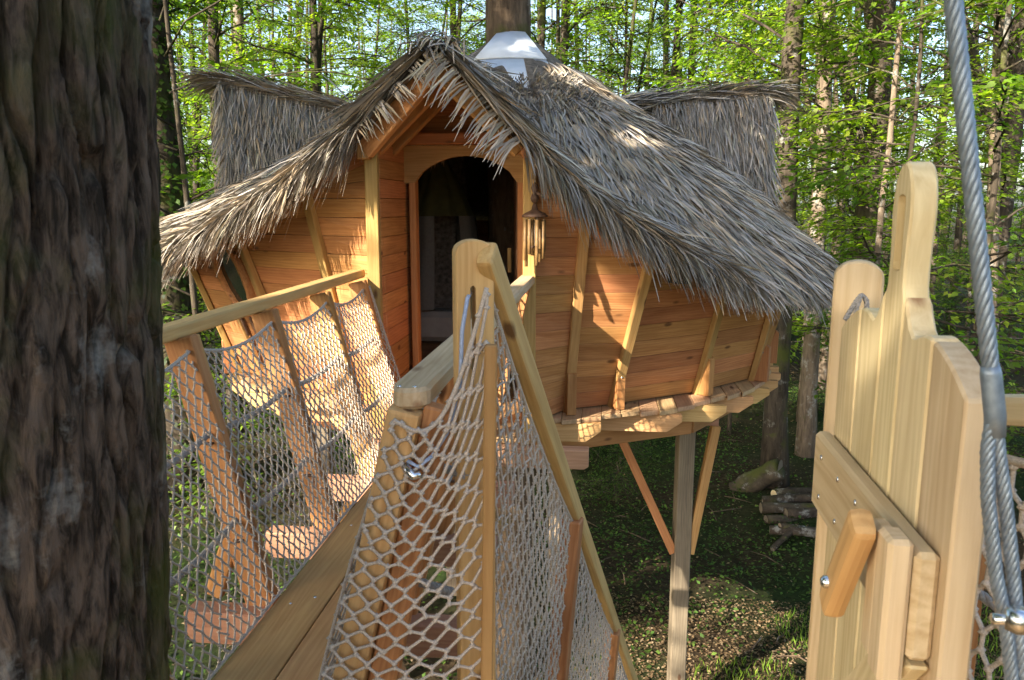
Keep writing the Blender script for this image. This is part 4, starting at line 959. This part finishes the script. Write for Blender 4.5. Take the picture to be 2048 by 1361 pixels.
# trunks that can be told apart in the photograph: (px at eye level, distance, girth, kind, pale, lean, label)
NAMED = [
 (338, 13.5, .75, 'ivy', 0, (0, 0), 'thick ivy-clad trunk just behind the oak'),
 (446, 16.5, .30, 'tall', 0, (0, 0), 'straight smooth grey trunk rising over the oak-side dormer'),
 (508, 19.5, .36, 'tall', 1, (0, -.02), 'reddish lit trunk over the middle of the oak-side dormer ridge'),
 (555, 25, .22, 'tall', 0, (0, .06), 'thin leaning trunk next to the reddish lit trunk'),
 (628, 18, .24, 'tall', 0, (0, .015), 'dark slender trunk over the inner end of the oak-side dormer ridge'),
 (700, 26, .20, 'slim', 0, (0, .1), 'thin tilted trunk against the pale sky patch over the gable slope'),
 (765, 22, .16, 'slim', 0, (0, .16), 'strongly tilted thin trunk against the pale sky patch'),
 (893, 21, .28, 'tall', 0, (0, .02), 'dark trunk rising straight above the front gable peak'),
 (838, 28, .2, 'tall', 0, (0, -.03), 'pale-barked trunk behind the oak-side slope of the front gable'),
 (1078, 21, .26, 'tall', 0, (0, 0), 'reddish twin trunk beside the roof cap, closer to the host trunk'),
 (1098, 20, .30, 'tall', 0, (0, .03), 'dark twin trunk beside the roof cap, farther from the host trunk'),
 (1160, 18, .17, 'slim', 0, (0, .10), 'thin dark trunk leaning away over the gate-side roof slope'),
 (1180, 23, .16, 'slim', 0, (0, .16), 'thin trunk leaning across the sky gap over the gate-side roof slope'),
 (1255, 30, .2, 'slim', 0, (0, .24), 'steeply slanting thin trunk over the gate-side roof slope'),
 (1338, 22, .26, 'tall', 0, (0, 0), 'trunk over the inner end of the gate-side dormer ridge, the thinner of a pair'),
 (1362, 24, .34, 'tall', 0, (0, .01), 'trunk over the inner end of the gate-side dormer ridge, the thicker of a pair'),
 (1582, 13.6, .42, 'tall', 0, (.0, -.02), 'dark straight trunk rising behind the log pile'),
 (1640, 18, .36, 'tall', 1, (0, -.03), 'mossy sunlit trunk behind the gate-side end of the thatch'),
 (1668, 22, .30, 'tall', 1, (0, .02), 'yellowish lichen-covered trunk next to the mossy sunlit one'),
 (1722, 16, .62, 'tall', 0, (0, 0), 'broad dark trunk behind the gate finial'),
 (1752, 12.5, .13, 'slim', 1, (0, .02), 'thin pale sapling trunk in front of the broad dark trunk'),
 (1855, 24, .22, 'tall', 1, (0, .02), 'pale thin trunk of a pair, the one beside the gate finial'),
 (1882, 26, .22, 'tall', 1, (0, -.02), 'pale thin trunk of a pair, the one beside the cable'),
 (1925, 30, .3, 'tall', 0, (0, 0), 'grey trunk deep behind the steel cable'),
 (1990, 17, .55, 'tall', 0, (0, .0), 'broad dark trunk beyond the steel cable'),
 (2030, 13, .24, 'tall', 1, (0, -.06), 'leaning pale sunlit trunk beyond the cable'),
 (1545, 24, .22, 'slim', 1, (0, 0), 'pale thin trunk seen beside the wall corner under the eave'),
 (1645, 15.5, .35, 'tall', 1, (0, 0), 'rough brown trunk foot between the log pile and the gate'),
 (378, 24, .25, 'tall', 0, (0, .04), 'slim trunk in the green gap between oak and dormer'),
]
for (px, D, dia, kind, pale, lean, lab) in NAMED:
    x, y = base_at(px, D); tree(kind, x, y, dia, lab, name='forest_tree', pale=bool(pale), lean=(lean[0], lean[1]), rot=0)
def corridor(x, y, wdt=7.0):
    q = np.array([x, y-7.]); al = q@np.array([-.7071, -.7071]); pe = abs(q@np.array([.7071, -.7071])); return al > -2 and al < 30 and pe < wdt
taken = [base_at(p_[0], p_[1]) for p_ in NAMED]
def free(x, y, dmin):
    if math.hypot(x, y-7.5) < 6.0 or math.hypot(x, y) < 6.5: return False
    if corridor(x, y): return False
    return all(math.hypot(x-a, y-b) > dmin for a, b in taken)
def scatter(nn, kind, rmin, rmax, dmin, front, lab, grp, nm, dias, cat='tree', hs=(.85, 1.15)):
    done = 0
    for _ in range(nn*40):
        if done >= nn: break
        az = RNG.uniform(-43, 43) if front else RNG.choice([RNG.uniform(60, 165), RNG.uniform(275, 300)]); D = math.sqrt(RNG.uniform(rmin**2, rmax**2)); x, y = D*math.sin(R(az)), D*math.cos(R(az))
        if not free(x, y, dmin): continue
        pl_ = RNG.random() < .16; lb_ = lab
        if front:
            px_ = 1024+1583*x/y; where = next(w_ for lim, w_ in ((330, 'behind the big oak'), (430, 'in the gap between oak and thatch'), (720, 'beyond the oak-side dormer'), (960, 'beyond the front gable'), (1130, 'beyond the roof cap'), (1290, 'beyond the gate-side roof slope'), (1560, 'beyond the gate-side dormer'), (1780, 'beyond the end of the thatch'), (1990, 'beyond the gate'), (9999, 'beyond the steel cable')) if px_ < lim)
            lb_ = lab+' '+where
            if cat == 'tree': lb_ = ('pale-stemmed ' if pl_ else 'dark-stemmed ')+lb_
        taken.append((x, y)); tree(kind, x, y, RNG.uniform(*dias), lb_, cat, grp, nm, pale=pl_, hs=RNG.uniform(*hs)); done += 1
scatter(22, 'tall', 26, 52, 1.6, True, 'tall leafy tree deep in the wood', 'tall trees deep in the wood', 'forest_tree', (.2, .4))
scatter(34, 'slim', 18, 45, 1.2, True, 'slim young straight tree', 'slim trees in the wood', 'young_tree', (.09, .18))
scatter(40, 'under', 15, 42, 1.4, True, 'low understorey tree with flat leaf sprays', 'understorey trees', 'understorey_tree', (.07, .13), hs=(.8, 1.3))
scatter(44, 'shrub', 11.5, 40, 1.0, True, 'dense green shrub on the forest floor', 'shrubs on the forest floor', 'shrub', (.05, .07), 'shrub', (.8, 1.5))
scatter(11, 'tall', 9, 26, 3.0, False, 'tall leafy tree standing round the landing behind the viewpoint', 'trees behind the landing', 'forest_tree', (.25, .45))
# sprays that reach in on the right, and young growth close by
for (px, D, kd, hs, lab) in [(1830, 12.0, 'under', 1.45, 'tall understorey tree with sunlit layered sprays behind the gate'), (1990, 10.5, 'under', 1.35, 'understorey tree with bright sprays beyond the steel cable'),
                             (1480, 17, 'under', 1.6, 'understorey tree with bright leaves above the gate-side dormer'),
                             (385, 12.5, 'under', 1.5, 'leafy understorey tree in the gap between oak and thatch'), (660, 21, 'under', 1.7, 'understorey tree leafing over the oak-side dormer'),
                             (1240, 22, 'under', 1.8, 'understorey tree leafing over the roof slope beside the cap'), (350, 17.5, 'under', 1.5, 'second leafy understorey tree deep in the gap beside the oak')]:
    x, y = base_at(px, D); tree(kd, x, y, .11, lab, name='understorey_tree', hs=hs)
# dark brushwood heaps below the house
for (px, py, D, lab) in [(1235, 905, 13.4, 'dark brushwood clump right below the edge of the house platform'), (1160, 880, 15.0, 'dark brushwood clump farther back in the shade beneath the platform'), (1300, 870, 16.5, 'low shrub on the forest floor behind the stilt')]:
    p_ = P(px, 950, D); tree('shrub', p_.x, D, .06, lab, 'shrub', None, 'shrub', hs=.62, var=1)

# the trunk the house is built round
ct = thing('host_tree', 'brown trunk of the tree passing up through the white roof cap', 'tree', (CX, CY, 0))
zt = np.linspace(-.2, 17, 30); Bag().tube(np.column_stack([CX-.02+.02*np.sin(zt*.6), CY+.02*np.cos(zt*.5), zt]), .225*(1-.018*np.clip(zt-5, 0, 40))*(1+.4*np.exp(-np.clip(zt, 0, 9)/.4)), 20).build('trunk', M_BARK3, ct, Matrix.Translation((CX, CY, 0)))

# unseen crowns added to shade the scene, with gaps cut for the sun patches
su = np.cross(SUNV, [0, 0, 1.]); su /= np.linalg.norm(su); sv = np.cross(su, SUNV)
GAPS = []
def gap(p, r): p = np.array(p); GAPS.append((p@su, p@sv, r))
for f in (-64, -56, -48, -40, -32, -24, -18):
    for z in (FZ+.15, FZ+.55, FZ+.9): gap(PH(f, 2.6, z), .5)
for f in (4, 9, 14): 
    for z in (FZ+.1, FZ+.35, FZ+.6): gap(PH(f, 2.5, z), .3)
for q in [(1.3, 7.9), (1.9, 8.3), (2.5, 8.6), (3.2, 9.5), (4.1, 10.6), (2.2, 7.7), (2.9, 8.1)]: gap((q[0], q[1], 0), RNG.uniform(.4, .58)); gap((q[0]+RNG.uniform(-.6, .6), q[1]+RNG.uniform(-.3, .5), 0), .2)
gap(PH(12, .4, EYE+1.5), .08); gap(PH(40, 1.0, EYE+1.1), .16); gap(PH(36, 1.9, EYE+.5), .12); gap(PH(-52, 3.0, EYE-.1), .2); gap(PH(-60, 2.6, EYE+.2), .2); gap(PH(-75, 3.1, EYE+.2), .25)
gap((1.57, 6.55, 1.2), .25); gap((1.57, 6.55, 1.9), .25)
SHADE = [(OX, OY, oak, 11.2, None), (-6.6, 3.3, None, 12.5, 'unseen leafy tree added for shade beside the bridge beyond the oak'), (-7.4, -4.6, None, 13, 'unseen leafy tree added for shade behind the oak'), (-2.6, -4.8, None, 12.5, 'unseen leafy tree added for shade at the back of the landing'), (-11.2, -.6, None, 14, 'unseen leafy tree added for shade well away from the landing past the bridge'), (CX, CY, ct, 13.5, None)]
m = 5200
tg = np.stack([RNG.uniform(-4.6, 4.4, m), RNG.uniform(-.5, 12, m), RNG.uniform(3.2, 6.6, m)], 1)
cc = tg+SUNV*RNG.uniform(8.5, 15, m)[:, None]
xy = np.array([(a[0], a[1]) for a in SHADE]); own = np.argmin(((cc[:, None, :2]-xy[None])**2).sum(2), 1)
for k, (x, y, root, h, lab) in enumerate(SHADE):
    if root is None:
        root = thing('forest_tree', lab, 'tree', (x, y, 0)); zt = np.linspace(-.1, 17, 12)  # tree added out of view to carry the shade leaves
        Bag().tube(np.column_stack([x+0*zt, y+0*zt, zt]), .22*(1-.045*zt), 10).build('trunk', M_BARK, root)
    c_ = cc[own == k]; lv = Bag(); br = Bag()
    for c in c_[::6]:
        hb = max(9.5 if root in (ct, oak) else 5.5, c[2]-2.2); tq = np.linspace(0, 1, 9)[:, None]; a0 = np.array([x, y, hb]); am = np.array([(x+c[0])/2, (y+c[1])/2, (hb+c[2])/2+.4]); bp = a0*(1-tq)**2+2*am*tq*(1-tq)+c*tq**2
        if any((((bp@su-gu)**2+(bp@sv-gv)**2) < (r+.05)**2).any() for gu, gv, r in GAPS): continue
        br.tube(bp, np.linspace(.06, .008, 9), 4)
    pp = []; dd = []; nn = []
    for c in c_:
        a = RNG.uniform(0, 6.3); p, d, n = spray_points(c, np.array([math.cos(a), math.sin(a), .05]), 1.0, 12); pp.append(p); dd.append(d); nn.append(n)
    if not pp: continue
    p = np.vstack(pp); d = np.vstack(dd); n = np.vstack(nn); uu, vv = p@su, p@sv; keep = np.ones(len(p), bool)
    rag = .45+1.0*vnoise(77, 256, 256, uu*3.1+90, vv*3.1+90)
    for (gu, gv, r) in GAPS: keep &= ((uu-gu)**2+(vv-gv)**2) > ((r+.09)*rag)**2
    keep |= RNG.random(len(p)) < .04
    p, d, n = p[keep], d[keep], n[keep]; m_ = len(p)
    V_, F_, C_ = leaves(p, d, n+SUNV*.6, RNG.uniform(.13, .2, m_), leaf_cols(m_, 1), .62); lv.add(V_, F_, None, C_)
    if br.V: br.build('branches', M_BARK, root)
    lv.build('crown', M_LEAF, root, smooth=False)

# far wood closing the view
m = 26000; az = RNG.uniform(-48, 48, m); D = RNG.uniform(54, 95, m); x = D*np.sin(np.radians(az)); y = D*np.cos(np.radians(az)); z = RNG.uniform(0, 1, m)**1.6*20
cl = vnoise(71, 40, 12, (az+48)*.4, z*.5); ok = RNG.random(m) < np.clip(cl*1.5-.35-.02*z, .015, 1); p = np.stack([x, y, z], 1)[ok]; m = len(p)
V_, F_, C_ = leaves(p, RNG.normal(0, 1, (m, 3)), RNG.normal(0, 1, (m, 3))+[0, 0, 1], RNG.uniform(.35, .8, m), leaf_cols(m, 1), .7)
fw = Bag().add(V_, F_, None, C_)
o = fw.build('distant_wood', M_LEAF, None, smooth=False); tag(o, 'hazy mass of leaves of the far wood', 'wood', kind='stuff')
tks = Bag()
for k in range(90):
    a = R(RNG.uniform(-46, 46)); D = RNG.uniform(46, 90); x, y = D*math.sin(a), D*math.cos(a); ln_ = RNG.normal(0, .8); tks.tube([(x, y, -.2), (x+ln_*.4, y, 9), (x+ln_, y, 22)], [RNG.uniform(.12, .3), .14, .05], 6)
o = tks.build('distant_trunks', M_BARK, None); tag(o, 'far-off trunks merging into the wood', 'trunks', kind='stuff')

# ------------------------------------------------------------------ ground cover
def patch(m, xr, yr): return RNG.uniform(*xr, m), RNG.uniform(*yr, m)
bag = Bag(); m = 120000
x, y = patch(m, (-9, 14), (4.5, 30)); dn = vnoise(81, 64, 64, x*.55+20, y*.55)*.6+vnoise(82, 64, 64, x*1.6+30, y*1.6)*.4; ok = RNG.random(m) < np.clip((dn-.33)*3.2, .06, 1); x, y, dn = x[ok], y[ok], dn[ok]; m = len(x)
p = np.stack([x, y, gz(x, y)+RNG.uniform(.0, .22, m)*dn], 1); a = RNG.uniform(0, 6.3, m); d = np.stack([np.cos(a), np.sin(a), RNG.normal(.15, .35, m)], 1)
V_, F_, C_ = leaves(p, d, np.tile([0, 0, 1.], (m, 1))+RNG.normal(0, .4, (m, 3)), RNG.uniform(.035, .085, m), leaf_cols(m, 3)*RNG.uniform(.6, 1.7, (m, 1)), .6); bag.add(V_, F_, None, C_)
m = 7000; x, y = patch(m, (.5, 6), (6.5, 10.5)); p = np.stack([x, y, gz(x, y)], 1); a = RNG.uniform(0, 6.3, m); d = np.stack([np.cos(a)*.35, np.sin(a)*.35, np.ones(m)], 1); cl = vnoise(83, 64, 64, x*.8, y*.8) > .52; p, d = p[cl], d[cl]; m = len(p)
V_, F_, C_ = leaves(p, d, RNG.normal(0, 1, (m, 3)), RNG.uniform(.06, .16, m), leaf_cols(m, 0), .10); bag.add(V_, F_, None, C_)
o = bag.build('ground_cover', M_COVER, None, smooth=False); tag(o, 'low green plants covering the forest floor', 'ground cover', kind='stuff')
bag = Bag(); m = 40000; x, y = patch(m, (-9, 13), (4.5, 26)); x[:16000] = RNG.uniform(.3, 6, 16000); y[:16000] = RNG.uniform(6.4, 9.6, 16000); p = np.stack([x, y, gz(x, y)+RNG.uniform(.0, .03, m)], 1); a = RNG.uniform(0, 6.3, m)  # extra litter in the sun patch, its pale colour boosts the sunlit look
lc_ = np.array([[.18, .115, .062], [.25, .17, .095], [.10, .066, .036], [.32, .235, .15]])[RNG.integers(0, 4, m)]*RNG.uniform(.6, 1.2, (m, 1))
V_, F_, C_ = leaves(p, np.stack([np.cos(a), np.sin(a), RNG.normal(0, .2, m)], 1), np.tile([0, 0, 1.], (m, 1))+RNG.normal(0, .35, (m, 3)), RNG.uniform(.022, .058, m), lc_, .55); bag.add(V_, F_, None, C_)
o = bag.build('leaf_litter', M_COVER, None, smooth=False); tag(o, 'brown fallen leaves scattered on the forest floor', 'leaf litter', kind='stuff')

# ------------------------------------------------------------------ log pile
def log(p0, p1, r, mat, lab, grp=None, name='log'):
    p0, p1 = Vector(p0), Vector(p1); L = (p1-p0).length; t = np.linspace(0, 1, 9); pts = np.array([p0.lerp(p1, q) for q in t]); pts[1:-1] += RNG.normal(0, r*.06, (7, 3))
    root = thing(name, lab, 'log', tuple((p0+p1)/2), grp)
    Bag().tube(pts, r*(1+RNG.normal(0, .05, 9)), 12).build('bark', mat, root)
    for e, q in ((p0, p0-p1), (p1, p1-p0)):
        M_ = frame((0, 0, 1) if abs(q.normalized().z) < .9 else (1, 0, 0), q, e+q.normalized()*.004)
        a = np.arange(12)*math.pi/6; mesh_np('cut_end', np.stack([r*.86*np.cos(a), r*.86*np.sin(a), 0*a], 1), np.array([list(range(12))]), M_PALE if 'bright sawn' in lab else M_GREY, root, M_)
LG = [((1548, 992), (1800, 986), 12.8, .10, M_LOG, 'topmost log of the pile with a bright sawn end'), ((1525, 1000), (1800, 1003), 13.1, .09, M_LOG, 'log at the back of the pile under the dark trunk'),
      ((1522, 1014), (1800, 1018), 12.5, .10, M_MOSSLOG, 'mossy log under the topmost log of the pile'), ((1572, 1030), (1800, 1031), 12.2, .095, M_LOG, 'grey log low in the pile under the mossy one'),
      ((1532, 1043), (1800, 1050), 12.0, .075, M_MOSSLOG, 'thin mossy log low in the pile'), ((1560, 1054), (1800, 1080), 11.7, .045, M_LOG, 'pale thin branch lying before the pile'),
      ((1540, 1060), (1800, 1064), 11.9, .07, M_LOG, 'thin brown log at the foot of the pile'), ((1470, 985), (1560, 950), 14.0, .19, M_MOSSLOG, 'thick moss-covered fallen log beside the pile'),
      ((1545, 1098), (1592, 1052), 11.4, .045, M_LOG, 'short slanting branch leaning against the pile'), ((1500, 950), (1575, 935), 14.2, .03, M_LOG, 'thin dead branch lying over the moss-covered log')]
for (a, b_, D, r, mt, lab) in LG:
    p0, p1 = P(a[0], a[1]+RNG.normal(0, 2), D+RNG.normal(0, .25)), P(b_[0], b_[1]+RNG.normal(0, 6), D+RNG.normal(0, .5)); log(p0, p1, r, mt, lab, 'logs by the dark trunk')

# fallen twigs
tw = Bag()
for k in range(90):
    x, y = RNG.uniform(-4, 8), RNG.uniform(6.2, 17); a = RNG.uniform(0, 6.3); L_ = RNG.uniform(.2, .9); z = float(gz(x, y))+.03; dx, dy = math.cos(a)*L_/2, math.sin(a)*L_/2
    tw.tube([(x-dx, y-dy, z), (x+RNG.normal(0, .03), y+RNG.normal(0, .03), z+.03), (x+dx, y+dy, z+.01)], [.011, .009, .004], 5)
o = tw.build('fallen_twigs', M_BARK3, None); tag(o, 'thin dead twigs lying on the forest floor', 'twigs', kind='stuff')
